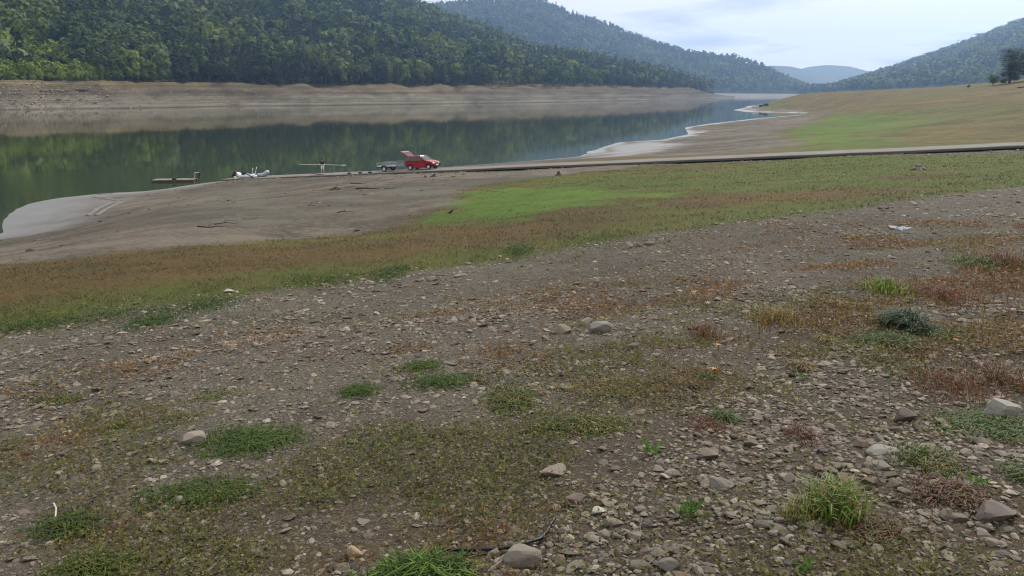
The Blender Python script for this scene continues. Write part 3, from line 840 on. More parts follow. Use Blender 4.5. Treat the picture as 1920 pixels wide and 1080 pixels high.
# ------------------------------------------------------------------ the concrete ramp
def road_material():
    m, t = new_mat('old_concrete'); oc = obj_coord(t)
    n1 = noise(t, 0.5, 5, oc, 0.6); n2 = noise(t, 9, 5, oc, 0.6)
    c = mixc(t, mrange(t, n1, 0.3, 0.7, 0, 1), lin(98, 94, 88), lin(118, 114, 107))
    c = mixc(t, mrange(t, n2, 0.5, 0.8, 0, 0.5), c, lin(92, 86, 78))
    principled(t, c, 0.9, 0, 0.25, bump(t, n2, 0.4, 0.02))
    return m
M_ROAD = road_material()
ss = np.arange(-125, 26.5, 0.5)
rows = []
for i, s_ in enumerate(ss):
    j = float(fbm(np.array([s_ * 0.35]), np.array([0.0]), 3, 71)[0]) - 0.5; k = float(fbm(np.array([s_ * 0.35]), np.array([9.0]), 3, 72)[0]) - 0.5
    jz = 0.05 * (float(fbm(np.array([s_ * 0.2]), np.array([3.0]), 2, 73)[0]) - 0.5)
    z = road_z(s_) + jz
    qn, qf = 2.0 + 0.5 * j, -2.0 + 0.5 * k
    th = 0.20
    rows.append([(*road_xy(s_, qf), z - 0.02), (*road_xy(s_, -1), z + 0.02), (*road_xy(s_, 1), z + 0.02), (*road_xy(s_, qn - 0.06), z), (*road_xy(s_, qn), z - 0.04), (*road_xy(s_, qn - 0.05), z - th), (*road_xy(s_, qf), z - th)])
m_ = MB(); m_.loft(rows)
road = m_.build('road', M_ROAD)
tag(road, 'pale concrete ramp running down into the lake', 'road', kind='structure')

# ------------------------------------------------------------------ vehicles
M_RED = simple_mat('red_paint', (150, 14, 30), 0.22, spec=0.6, var=0.04, scale=2)
M_DARKPAINT = simple_mat('dark_paint', (26, 28, 32), 0.25, spec=0.6, var=0.05)
M_WHITEPAINT = simple_mat('white_paint', (225, 225, 222), 0.3, spec=0.5, var=0.03)
M_GLASS = simple_mat('car_glass', (24, 30, 34), 0.05, spec=0.8, var=0.05)
M_BLACK = simple_mat('black_plastic', (22, 22, 24), 0.6, var=0.15)
M_TYRE = simple_mat('tyre_rubber', (20, 20, 21), 0.85, var=0.15)
M_RIM = simple_mat('pale_rim', (196, 198, 200), 0.4, 0.3, var=0.08)
M_LAMP = simple_mat('lamp_glass', (215, 215, 205), 0.15, spec=0.7, var=0.05)
M_STEEL = simple_mat('galvanised_steel', (150, 156, 158), 0.45, 0.5, var=0.15)
M_REDLAMP = simple_mat('rear_lamp', (150, 20, 18), 0.25, var=0.05)
def wheel(parent, x, y, r=0.27, w=0.17, out=1, mrim=None):
    e = MB()
    prof = [(r * 0.62, -w / 2), (r * 0.93, -w / 2), (r, -w * 0.3), (r, w * 0.3), (r * 0.93, w / 2), (r * 0.62, w / 2)]
    e.loft([[(x + rr * math.cos(a), y + yy, r + rr * math.sin(a)) for rr, yy in prof] for a in [2 * math.pi * i / 20 for i in range(20)] + [2 * math.pi]], cap=False, close=True)
    wh = e.build('wheel', M_TYRE, parent, smooth=True)
    rm = MB()
    yo = y + out * w * 0.36
    rm.loft([[(x + rr * math.cos(2 * math.pi * i / 16), yo + dy_ * out, r + rr * math.sin(2 * math.pi * i / 16)) for i in range(16)] for rr, dy_ in ((r * 0.64, -0.03), (r * 0.62, 0.01), (r * 0.35, -0.02), (r * 0.14, 0.02))])
    rm.build('rim', mrim or M_RIM, wh)
    return wh
def car(name, loc, heading, slope, paint, label, L=3.34, W=1.5, Hh=1.44, tail_open=False, group=None):
    """small three-door hatchback; +x is forward, foot of the wheels at z=0"""
    e = empty(name, loc)
    e.rotation_euler = (Matrix.Rotation(heading, 3, 'Z') @ Matrix.Rotation(-slope, 3, 'Y')).to_euler()
    k = L / 3.34; h = Hh / 1.44
    def sec(y, prof, dx_=0.0): return [((x + dx_ * np.sign(x)) * k, y, z * h) for x, z in prof]
    low = [(-1.62, 0.30), (-1.66, 0.45), (-1.64, 0.86), (-1.58, 0.92), (-0.55, 0.94), (0.60, 0.92), (0.78, 0.90), (1.30, 0.80), (1.54, 0.70), (1.66, 0.55), (1.66, 0.34), (1.58, 0.26), (1.40, 0.22), (-1.45, 0.22)]
    in1 = [(x * 0.985, 0.24 + (z - 0.24) * 0.99) for x, z in low]
    in2 = [(x * 0.90, 0.26 + (z - 0.26) * 0.93) for x, z in low]
    w = W / 2
    m = MB()
    m.loft([sec(-w * 0.90, in2), sec(-w * 0.985, in1), sec(-w, low), sec(-w * 0.93, [(x, z + (0.02 if z > 0.6 else 0)) for x, z in low]), sec(0, [(x + (0.05 if x > 1.2 else 0), z + (0.04 if z > 0.6 else 0)) for x, z in low]),
            sec(w * 0.93, [(x, z + (0.02 if z > 0.6 else 0)) for x, z in low]), sec(w, low), sec(w * 0.985, in1), sec(w * 0.90, in2)][0:9])
    body = m.build('body', paint, e, smooth=False, bevel=0.0)
    # cabin: four pillars and roof
    def cab(pts, z_): return [(x * k, y, z_ * h) for x, y in pts]
    wb, wt = w * 0.96, w * 0.78
    beltf, beltr, roof_f, roof_r = 0.74, -1.60, 0.10, -1.30
    roof = MB()
    roof.loft([cab([(roof_r - 0.06, -wt), (roof_f + 0.05, -wt), (roof_f + 0.12, 0), (roof_f + 0.05, wt), (roof_r - 0.06, wt)], 1.37), cab([(roof_r, -wt * 0.95), (roof_f, -wt * 0.95), (roof_f + 0.06, 0), (roof_f, wt * 0.95), (roof_r, wt * 0.95)], 1.43)])
    roof.build('roof', paint, e)
    pl = MB()
    for sy in (-1, 1):
        pl.tube([(beltf * k, sy * wb, 0.90 * h), (roof_f * k, sy * wt, 1.40 * h)], 0.035, 6)
        pl.tube([(-0.32 * k, sy * wb, 0.90 * h), (-0.38 * k, sy * wt, 1.40 * h)], 0.04, 6)
        pl.loft([[(-1.62 * k, sy * wb, 0.88 * h), (-1.40 * k, sy * wb, 0.90 * h), (-1.40 * k, sy * (wb - 0.05), 0.90 * h), (-1.62 * k, sy * (wb - 0.05), 0.88 * h)],
                 [(-1.36 * k, sy * wt, 1.40 * h), (-1.20 * k, sy * wt, 1.40 * h), (-1.20 * k, sy * (wt - 0.05), 1.40 * h), (-1.36 * k, sy * (wt - 0.05), 1.40 * h)]])
    pl.build('pillar', paint, e)
    def pane(nm, quad, th=0.012):
        a, b, c, d = (Vector(q) for q in quad); nrm = (b - a).cross(c - a).normalized() * th
        g = MB(); g.loft([[a, b, c, d], [a + nrm, b + nrm, c + nrm, d + nrm]]); return g.build(nm, M_GLASS, e)
    q = lambda x, y, z: (x * k, y, z * h)
    pane('windscreen', [q(beltf + 0.02, -wb * 0.93, 0.93), q(beltf + 0.02, wb * 0.93, 0.93), q(roof_f + 0.06, wt * 0.93, 1.38), q(roof_f + 0.06, -wt * 0.93, 1.38)])
    for sy in (-1, 1):
        pane('side_window', [q(0.62, sy * wb, 0.94), q(-0.28, sy * wb, 0.94), q(-0.34, sy * wt, 1.36), q(0.08, sy * wt, 1.36)])
        pane('side_window', [q(-0.37, sy * wb, 0.94), q(-1.38, sy * wb, 0.94), q(-1.20, sy * wt, 1.36), q(-0.42, sy * wt, 1.36)])
    # door seams
    for sy in (-1, 1):
        d = MB(); yy = sy * (w + 0.004)
        for x0, x1, z0, z1 in ((-0.34, -0.32, 0.30, 0.92), (0.70, 0.72, 0.36, 0.90), (-0.34, 0.72, 0.29, 0.31)):
            d.box(((x0 + x1) / 2 * k, yy, (z0 + z1) / 2 * h), ((x1 - x0) * k, 0.006, (z1 - z0) * h))
        door = d.build('door', M_BLACK, e)
        hd = MB(); hd.box((-0.18 * k, yy, 0.80 * h), (0.14, 0.03, 0.035)); hd.build('handle', M_BLACK, door)
        mr = MB(); mr.box((0.56 * k, sy * (w + 0.07), 0.98 * h), (0.09, 0.14, 0.10)); mr.build('mirror', M_BLACK, e, bevel=0.02)
        hl = MB(); hl.loft([[q(1.50, sy * w * 0.55, 0.60), q(1.44, sy * w * 0.92, 0.62), q(1.40, sy * w * 0.92, 0.73), q(1.48, sy * w * 0.58, 0.72)], [q(1.67, sy * w * 0.52, 0.60), q(1.58, sy * w * 0.94, 0.61), q(1.52, sy * w * 0.94, 0.72), q(1.58, sy * w * 0.55, 0.72)]]); hl.build('headlight', M_LAMP, e)
        tl = MB(); tl.box((-1.645 * k, sy * w * 0.86, 0.72 * h), (0.05, 0.14, 0.26)); tl.build('rear_lamp', M_REDLAMP, e)
    bp = MB(); bp.box((1.62 * k, 0, 0.40 * h), (0.20, W * 0.99, 0.25)); bp.build('bumper', M_BLACK, e, bevel=0.03)
    bp = MB(); bp.box((-1.62 * k, 0, 0.42 * h), (0.18, W * 0.97, 0.24)); bp.build('bumper', M_BLACK, e, bevel=0.03)
    np_ = MB(); np_.box((1.735 * k, 0, 0.42 * h), (0.015, 0.5, 0.11)); np_.build('number_plate', M_WHITEPAINT, e)
    gr_ = MB(); gr_.box((1.675 * k, 0, 0.60 * h), (0.03, 0.5, 0.06)); gr_.build('grille', M_BLACK, e)
    for x in (1.08, -1.12):
        for sy in (-1, 1):
            wheel(e, x * k, sy * (w - 0.08), 0.27, 0.17, sy)
            ar = MB(); ar.loft([[(x * k + rr * math.cos(a), sy * (w - 0.01 + dd), 0.29 + rr * math.sin(a)) for rr, dd in ((0.28, 0.0), (0.345, 0.0), (0.345, 0.02), (0.28, 0.02))] for a in [math.pi * i / 10 - 0.15 for i in range(11)]]); ar.build('wheel_arch', M_BLACK, e)
    # tailgate
    hinge = Vector(q(roof_r - 0.06, 0, 1.41))
    tg = MB(); T = 0.06
    outer = [Vector(q(-1.36, -wt * 0.97, 1.40)), Vector(q(-1.36, wt * 0.97, 1.40)), Vector(q(-1.64, wb * 0.93, 0.90)), Vector(q(-1.68, wb * 0.93, 0.48)), Vector(q(-1.68, -wb * 0.93, 0.48)), Vector(q(-1.64, -wb * 0.93, 0.90))]
    rot = Matrix.Rotation(R(102) if tail_open else 0, 4, 'Y')
    tf = lambda p: rot @ (p - hinge) + hinge
    a, b, c, d, f, g = outer
    tg.loft([[tf(p) for p in (g, c, d, f)], [tf(p + Vector((-0.05, 0, 0))) for p in (g, c, d, f)]])
    for p, r_ in ((a, g), (b, c)):
        tg.tube([tf(p), tf(r_)], 0.04, 6)
    tg.tube([tf(a), tf(b)], 0.04, 6)
    tgo = tg.build('tailgate', paint, e)
    gl = MB(); sh = Vector((-0.012, 0, 0.0))
    ins = lambda u, v: u + (v - u) * 0.05
    gl.loft([[tf(p) for p in (a, b, c, g)], [tf(p + sh) for p in (a, b, c, g)]]); gl.build('rear_window', M_GLASS, tgo)
    return tag(e, label, 'car', group)
hx = math.atan2(-ROAD_D[1], -ROAD_D[0])          # up the ramp, to the right
def on_road(px, q, dz=0.025):
    best = min(np.arange(-110, 40, 0.05), key=lambda s_: abs((road_xy(s_, q)[0]) / (road_xy(s_, q)[1] * 1.0) - (px - 960) / FPX / (CP + SP * (540 - 322) / FPX)))
    x, y = road_xy(best, q); return (x, y, road_z(best) + dz)
SLOPE = math.atan(0.0765)
car('red_hatchback', on_road(794, -0.3), hx, SLOPE, M_RED, 'small red hatchback with its tailgate raised, parked on the ramp', tail_open=True)

def trailer(loc):
    e = empty('trailer', loc); e.rotation_euler = (Matrix.Rotation(hx, 3, 'Z') @ Matrix.Rotation(-SLOPE, 3, 'Y')).to_euler()
    m = MB(); m.box((0, 0, 0.50), (2.5, 1.35, 0.05)); m.build('bed', M_STEEL, e)
    f = MB()
    for sy in (-0.6, 0.6): f.box((0, sy, 0.44), (2.5, 0.06, 0.08))
    for x in (-1.2, 0, 1.2): f.box((x, 0, 0.44), (0.06, 1.14, 0.07))
    f.build('frame', M_BLACK, e)
    for sy in (-1, 1):
        for z in (0.64, 0.82):
            b = MB(); b.box((0, sy * 0.675, z), (2.5, 0.03, 0.06)); b.build('side_board', M_STEEL, e)
        for x in (-1.22, -0.4, 0.4, 1.22):
            b = MB(); b.box((x, sy * 0.70, 0.70), (0.045, 0.03, 0.46)); b.build('post', M_STEEL, e)
        r_ = MB(); r_.tube([(-1.22, sy * 0.70, 0.95), (1.22, sy * 0.70, 0.95)], 0.02, 6); r_.build('rail', M_STEEL, e)
        wheel(e, -0.25, sy * 0.82, 0.29, 0.17, sy)
        g = MB(); g.loft([[(-0.25 + rr * math.cos(a), sy * 0.82 + dd, 0.30 + rr * math.sin(a)) for rr, dd in ((0.34, -0.12), (0.36, -0.12), (0.36, 0.12), (0.34, 0.12))] for a in [math.pi * i / 10 for i in range(11)]]); g.build('mudguard', M_BLACK, e)
    for x in (-1.25, 1.25):
        b = MB(); b.box((x, 0, 0.60), (0.03, 1.32, 0.14)); b.build('end_board', M_STEEL, e)
    d = MB(); d.tube([(1.2, 0.5, 0.44), (2.1, 0, 0.42)], 0.035, 6); d.tube([(1.2, -0.5, 0.44), (2.1, 0, 0.42)], 0.035, 6); d.tube([(2.05, 0, 0.42), (2.4, 0, 0.42)], 0.045, 6); d.build('drawbar', M_STEEL, e)
    l = MB(); l.box((-1.28, 0, 0.42), (0.05, 1.4, 0.10)); l.build('lamp_board', M_BLACK, e)
    return tag(e, 'grey boat trailer with railed sides behind the red car', 'trailer')
trailer(on_road(733, 0.0))

# cars at the lake tip far away
for px, py, paint, lab, L_, H_ in ((1434, 199, M_DARKPAINT, 'dark car parked on the far meadow tip, rightmost', 4.4, 1.75), (1416, 197.5, M_WHITEPAINT, 'white car parked on the far meadow tip', 4.2, 2.0), (1423, 200, M_DARKPAINT, 'dark car parked just right of the white one', 3.4, 1.45)):
    p = gp(1434, 199); p = np.array([p[0] + (px - 1434) / FPX * p[1] * 1.03, p[1] + (px - 1434) * 0.1, 0])
    car('parked_car', (p[0], p[1], max(float(hgt(p[0], p[1])[0]), WATER + 0.03)), R(175), 0, paint, lab, L_, 1.75, H_, group='cars parked on the far tip')

# ------------------------------------------------------------------ people
M_SKIN = simple_mat('skin', (196, 150, 122), 0.6, var=0.06)
M_HAIR = simple_mat('dark_hair', (30, 24, 20), 0.7, var=0.2)
M_CLOTH_BLACK = simple_mat('black_cloth', (24, 25, 30), 0.9, var=0.2)
M_CLOTH_WHITE = simple_mat('pale_cloth', (214, 214, 210), 0.9, var=0.08)
M_CLOTH_GREY = simple_mat('grey_cloth', (128, 134, 140), 0.9, var=0.15)
M_CLOTH_DARK = simple_mat('dark_trousers', (44, 46, 52), 0.9, var=0.2)
M_SHOE = simple_mat('shoe', (40, 36, 34), 0.8, var=0.2)
def skin_mesh(name, nodes, edges, mat, parent, root=0):
    """nodes: list of (xyz, radius) ; continuous surface grown over the skeleton"""
    me = bpy.data.meshes.new(name)
    me.from_pydata([n_[0] for n_ in nodes], edges, [])
    o = link(bpy.data.objects.new(name, me), parent)
    md = o.modifiers.new('skin', 'SKIN'); md.use_smooth_shade = True
    sv = me.skin_vertices[0].data
    for i, (_, r) in enumerate(nodes):
        r = r if hasattr(r, '__len__') else (r, r)
        sv[i].radius = r; sv[i].use_root = (i == root)
    ss_ = o.modifiers.new('smooth', 'SUBSURF'); ss_.levels = 1; ss_.render_levels = 1
    me.materials.append(mat)
    return o
def person(loc, yaw, J, top, bottom, label, sleeves=1, shorts=False, shoes=True):
    """J: joint positions in metres, person facing +y"""
    e = empty('person', loc, yaw)
    V_ = {k: Vector(v) for k, v in J.items()}
    nodes, idx, edges = [], {}, []
    def nd(k, p, r): idx[k] = len(nodes); nodes.append((tuple(p), r)); return idx[k]
    nd('pelvis', V_['pelvis'], (0.13, 0.10)); nd('waist', V_['pelvis'].lerp(V_['chest'], 0.45), (0.12, 0.09)); nd('chest', V_['chest'], (0.145, 0.10)); nd('neckb', V_['neck'], 0.06)
    hd = V_['head']; ax = (hd - V_['neck']).normalized()
    nd('neckt', V_['neck'] + ax * 0.07, 0.05); nd('jaw', V_['neck'] + ax * 0.13, (0.062, 0.075)); nd('face', hd, (0.075, 0.092)); nd('crown', hd + ax * 0.085, (0.06, 0.07))
    edges += [(0, 1), (1, 2), (2, 3), (3, 4), (4, 5), (5, 6), (6, 7)]
    for s in 'LR':
        sh, el, wr, ha = V_['sh' + s], V_['el' + s], V_['wr' + s], V_['ha' + s]
        a = nd('sh' + s, sh, 0.058); b = nd('el' + s, el, 0.042); c = nd('wr' + s, wr, 0.028); d = nd('ha' + s, ha, (0.040, 0.018))
        edges += [(idx['chest'], a), (a, b), (b, c), (c, d)]
        fdir = (ha - wr).normalized(); side = fdir.cross(Vector((0, 0, 1)))
        side = side.normalized() if side.length > 1e-3 else Vector((1, 0, 0))
        for fi, (off, ln) in enumerate(((-0.03, 0.065), (-0.01, 0.075), (0.01, 0.07), (0.03, 0.055))):
            p1 = ha + side * off + fdir * ln * 0.55; p2 = p1 + fdir * ln * 0.3 + Vector((0, 0, -ln * 0.4))
            i1 = nd('f', p1, 0.009); i2 = nd('f', p2, 0.008); edges += [(d, i1), (i1, i2)]
        i1 = nd('t', wr.lerp(ha, 0.6) + side * 0.045, 0.011); i2 = nd('t', ha + side * 0.06 + fdir * 0.01, 0.009); edges += [(d, i1), (i1, i2)]
        hp, kn, an, to = V_['hp' + s], V_['kn' + s], V_['an' + s], V_['to' + s]
        a = nd('hp' + s, hp, 0.085); b = nd('kn' + s, kn, 0.055); b2 = nd('cf' + s, kn.lerp(an, 0.35), 0.055); c = nd('an' + s, an, 0.036); d = nd('to' + s, to, (0.045, 0.028))
        edges += [(0, a), (a, b), (b, b2), (b2, c), (c, d)]
    body = skin_mesh('body', nodes, edges, M_SKIN, e)
    # shirt
    n2 = [(tuple(V_['pelvis'].lerp(V_['chest'], 0.05)), (0.15, 0.115)), (tuple(V_['pelvis'].lerp(V_['chest'], 0.5)), (0.14, 0.11)), (tuple(V_['chest']), (0.168, 0.122)), (tuple(V_['neck']), 0.075)]; e2 = [(0, 1), (1, 2), (2, 3)]
    for s in 'LR':
        i = len(n2); n2 += [(tuple(V_['sh' + s]), 0.075), (tuple(V_['sh' + s].lerp(V_['el' + s], 0.85)), 0.058)]; e2 += [(2, i), (i, i + 1)]
        if sleeves > 1: n2.append((tuple(V_['el' + s].lerp(V_['wr' + s], 0.9)), 0.045)); e2.append((i + 1, i + 2))
    skin_mesh('shirt', n2, e2, top, e)
    n3 = [(tuple(V_['pelvis']), (0.148, 0.118))]; e3 = []
    for s in 'LR':
        i = len(n3); n3 += [(tuple(V_['hp' + s]), 0.105), (tuple(V_['hp' + s].lerp(V_['kn' + s], 0.85)), 0.085)]; e3 += [(0, i), (i, i + 1)]
        if not shorts: n3.append((tuple(V_['kn' + s].lerp(V_['an' + s], 0.9)), 0.066)); e3.append((i + 1, i + 2))
    skin_mesh('shorts' if shorts else 'trousers', n3, e3, bottom, e)
    h = MB()
    fw = (V_['face_dir'] if 'face_dir' in V_ else Vector((0, 1, 0))).normalized()
    ctr = hd + ax * 0.02 - fw * 0.02
    rings = []
    sd_ = ax.cross(fw).normalized()
    for i in range(7):
        ph = -0.15 + (math.pi / 2 + 0.15) * i / 6
        rings.append([ctr + ax * math.sin(ph) * 0.125 + (sd_ * math.cos(a) * 0.088 + fw * math.sin(a) * 0.105) * max(math.cos(ph), 0.03) for a in [2 * math.pi * j / 12 for j in range(12)]])
    h.loft(rings); h.build('hair', M_HAIR, body, smooth=True)
    fc = MB()
    for sx in (-1, 1): fc.box(tuple(hd + fw * 0.088 + sd_ * sx * 0.032), (0.022, 0.012, 0.012))
    fc.box(tuple(hd + fw * 0.085 - ax * 0.075), (0.045, 0.01, 0.008)); fc.build('face', M_HAIR, body)
    ns = MB(); ns.tube([tuple(hd + fw * 0.085 + ax * 0.01), tuple(hd + fw * 0.115 - ax * 0.03)], [0.008, 0.016], 6)
    for sx in (-1, 1): ns.tube([tuple(hd + sd_ * sx * 0.078 + ax * 0.02), tuple(hd + sd_ * sx * 0.088 - ax * 0.03)], [0.02, 0.014], 6)
    ns.build('nose_and_ears', M_SKIN, body)
    if shoes:
        for s in 'LR':
            b = MB(); b.tube([tuple(V_['an' + s] + (V_['an' + s] - V_['to' + s]).normalized() * 0.05 + Vector((0, 0, -0.04))), tuple(V_['an' + s].lerp(V_['to' + s], 0.6) + Vector((0, 0, -0.015))), tuple(V_['to' + s])], [0.045, 0.05, 0.038], 8); b.build('shoe', M_SHOE, e, smooth=True)
    return tag(e, label, 'person')
# standing with a long pole across the body (facing the photographer's left and the boats)
J = dict(pelvis=(0, 0, 0.90), chest=(0, 0.05, 1.25), neck=(0, 0.08, 1.42), head=(0, 0.13, 1.55),
         shL=(-0.18, 0.05, 1.36), elL=(-0.27, 0.12, 1.13), wrL=(-0.24, 0.30, 1.06), haL=(-0.23, 0.37, 1.07),
         shR=(0.18, 0.05, 1.36), elR=(0.27, 0.12, 1.13), wrR=(0.24, 0.30, 1.06), haR=(0.23, 0.37, 1.07),
         hpL=(-0.09, 0, 0.86), knL=(-0.11, 0.04, 0.47), anL=(-0.12, -0.02, 0.08), toL=(-0.13, 0.13, 0.03), hpR=(0.09, 0, 0.86), knR=(0.11, 0.06, 0.47), anR=(0.14, 0.02, 0.08), toR=(0.15, 0.17, 0.03))
PP = on_road(605, 1.2)
person(PP, R(178), J, M_CLOTH_BLACK, M_CLOTH_WHITE, 'person in black top and pale shorts holding a long pole', shorts=True)
m_ = MB(); m_.tube([(-2.4, 0, 0), (-0.8, 0, 0.02), (0.8, 0, 0.02), (2.35, 0, 0)], [0.022, 0.026, 0.026, 0.022], 8)
m_.box((2.45, 0, 0.0), (0.4, 0.03, 0.12))
pole = m_.build('pole', simple_mat('pale_pole', (204, 204, 196), 0.5, var=0.06))
pole.location = (PP[0], PP[1] - 0.39, PP[2] + 1.075); pole.rotation_euler = (0, R(0.8), R(-2))
tag(pole, 'long pale pole held level by the standing person', 'pole')
# bending over at the end of the raft
J = dict(pelvis=(0, -0.12, 0.84), chest=(0, 0.22, 0.96), neck=(0, 0.40, 0.90), head=(0, 0.50, 0.80), face_dir=(0, 0.5, -0.8),
         shL=(-0.17, 0.33, 0.93), elL=(-0.22, 0.42, 0.66), wrL=(-0.15, 0.50, 0.42), haL=(-0.14, 0.53, 0.34),
         shR=(0.17, 0.33, 0.93), elR=(0.22, 0.42, 0.66), wrR=(0.15, 0.50, 0.42), haR=(0.14, 0.53, 0.34),
         hpL=(-0.09, -0.12, 0.80), knL=(-0.12, 0.0, 0.44), anL=(-0.13, -0.06, 0.08), toL=(-0.14, 0.09, 0.03), hpR=(0.09, -0.12, 0.80), knR=(0.12, 0.04, 0.44), anR=(0.13, 0.0, 0.08), toR=(0.14, 0.15, 0.03))
RAFT = at_z(328, 340, WATER)
PB_ = at_z(373, 337.5, WATER + 0.05)
person((PB_[0], PB_[1], max(float(hgt(PB_[0], PB_[1])[0]), WATER + 0.02)), R(100), J, M_CLOTH_GREY, M_CLOTH_DARK, 'person in grey shirt bending down at the end of the raft', sleeves=1)
# crouching beside the white boat
J = dict(pelvis=(0, -0.10, 0.36), chest=(0, 0.12, 0.66), neck=(0, 0.20, 0.82), head=(0, 0.26, 0.94),
         shL=(-0.18, 0.13, 0.76), elL=(-0.24, 0.32, 0.58), wrL=(-0.14, 0.48, 0.46), haL=(-0.12, 0.55, 0.44),
         shR=(0.18, 0.13, 0.76), elR=(0.24, 0.32, 0.58), wrR=(0.14, 0.48, 0.46), haR=(0.12, 0.55, 0.44),
         hpL=(-0.10, -0.08, 0.34), knL=(-0.19, 0.32, 0.46), anL=(-0.15, 0.02, 0.08), toL=(-0.16, 0.18, 0.03), hpR=(0.10, -0.08, 0.34), knR=(0.19, 0.32, 0.46), anR=(0.15, 0.02, 0.08), toR=(0.16, 0.18, 0.03))
PC = on_road(438, 1.9)
PCz = max(PC[2], WATER + 0.02)
person((PC[0], PC[1], PCz), R(-75), J, M_CLOTH_BLACK, M_CLOTH_BLACK, 'person in black crouching at the end of the white boat', sleeves=2)

# ------------------------------------------------------------------ boats, raft
M_BOAT_W = simple_mat('white_rubber', (214, 216, 220), 0.45, var=0.06, scale=3)
M_BOAT_G = simple_mat('grey_rubber', (158, 162, 168), 0.5, var=0.08, scale=3)
M_WOOD_DARK = simple_mat('wet_wood', (70, 64, 56), 0.85, var=0.3, scale=3, bmp=0.4)
M_WOOD_GREY = simple_mat('weathered_wood', (112, 106, 96), 0.9, var=0.25, scale=4, bmp=0.4)
def dinghy(loc, yaw, L, W, tube_r, mat, label, with_oars=True, sheer=0.22, slope=0.0):
    e = empty('inflatable_boat', loc); e.rotation_euler = (Matrix.Rotation(yaw, 3, 'Z') @ Matrix.Rotation(-slope, 3, 'Y')).to_euler()
    path = []; rads = []
    half = W / 2 - tube_r
    for i in range(9): path.append((-L / 2 + (L * 0.68) * i / 8, -half, tube_r)); rads.append(tube_r if i else tube_r * 0.55)
    for i in range(1, 12):
        a = -math.pi / 2 + math.pi * i / 12; path.append((L * 0.18 + L * 0.32 * math.cos(a) - 0.02, half * math.sin(a), tube_r + sheer * math.cos(a) ** 2)); rads.append(tube_r)
    for i in range(9): path.append((L * 0.18 - (L * 0.68) * i / 8, half, tube_r)); rads.append(tube_r if i < 8 else tube_r * 0.55)
    m = MB(); m.tube(path, rads, 12); hull = m.build('hull', mat, e, smooth=True)
    r_ = MB(); r_.tube([(x, y * (1 + (tube_r * 1.02) / half) if abs(y) > 1e-3 else y, z) for x, y, z in path[1:9]], 0.025, 6); r_.build('rubbing_strake', M_CLOTH_DARK, hull)
    f = MB(); f.box((-L * 0.08, 0, 0.09), (L * 0.78, half * 2, 0.06)); f.build('floor', M_CLOTH_GREY, e)
    t = MB(); t.box((-L * 0.44, 0, 0.30), (0.05, half * 2, 0.42)); t.build('transom', M_WOOD_DARK, e)
    s = MB(); s.box((-L * 0.05, 0, tube_r * 1.9), (0.26, half * 2.1, 0.05)); s.build('bench', M_WOOD_GREY, e, bevel=0.01)
    if with_oars:
        for sy in (-1, 1):
            o = MB(); o.tube([(-L * 0.30, sy * W * 0.3, 0.5), (-L * 0.34, sy * W * 0.42, 1.05)], 0.02, 6); o.box((-L * 0.345, sy * W * 0.43, 1.08), (0.05, 0.12, 0.16)); o.build('oar_holder', M_WHITEPAINT, e)
    return tag(e, label, 'boat')
b1 = on_road(464, 1.0); b2 = on_road(487, 0.2)
dinghy((b1[0], b1[1], max(b1[2], WATER - 0.03)), R(176), 2.5, 1.3, 0.20, M_BOAT_W, 'white inflatable boat lying at the foot of the ramp', slope=0.0)
dinghy((b2[0], b2[1], b2[2] - 0.02), R(-8), 2.0, 1.25, 0.20, M_BOAT_G, 'light grey boat on the ramp, right of the white one', with_oars=False, sheer=0.35, slope=0.05)
m_ = MB(); m_.tube([(0, 0, 0.10), (0.5, 0, 0.34), (0.95, 0.02, 0.48)], [0.05, 0.06, 0.05], 8); m_.box((0.02, 0, 0.06), (0.32, 0.10, 0.12)); m_.box((1.05, 0.02, 0.46), (0.36, 0.24, 0.28))
o = m_.build('outboard_motor', M_BLACK, None, bevel=0.02); q_ = on_road(476, 1.9); o.location = (q_[0] - 0.2, q_[1], max(q_[2], WATER)); o.rotation_euler = (0, 0, R(172))
tag(o, 'black outboard motor leaning on the side of the white boat', 'motor')
m_ = MB(); m_.loft([[(r_ * math.cos(2 * math.pi * i / 14), r_ * math.sin(2 * math.pi * i / 14), z) for i in range(14)] for r_, z in ((0.13, 0), (0.16, 0.30), (0.14, 0.30), (0.12, 0.03))])
bk = m_.build('bucket', M_WHITEPAINT); q_ = on_road(440, 2.6); bk.location = (q_[0], q_[1], max(q_[2], WATER) - 0.0)
tag(bk, 'small white bucket in front of the crouching person', 'bucket')

e = empty('raft', (RAFT[0], RAFT[1], WATER - 0.13), R(8))
for i in range(12):
    b = MB(); b.box((-2.23 + i * 0.405 + 0.01, 0, 0.36 + 0.012 * (i % 3)), (0.385, 1.9, 0.05)); b.build('plank', M_WOOD_GREY, e)
for sy in (-0.75, 0, 0.75):
    b = MB(); b.tube([(-2.42, sy, 0.14), (2.42, sy, 0.14)], 0.19, 10); b.build('float', M_WOOD_DARK, e, smooth=True)
b = MB(); b.box((0, -0.93, 0.27), (4.84, 0.05, 0.16)); b.build('edge_board', M_WOOD_DARK, e)
b = MB(); b.box((0.15, -0.7, 0.49), (0.45, 0.35, 0.20)); b.build('box', M_BLACK, e, bevel=0.02)
tag(e, 'dark low wooden raft moored at the lake edge', 'raft')

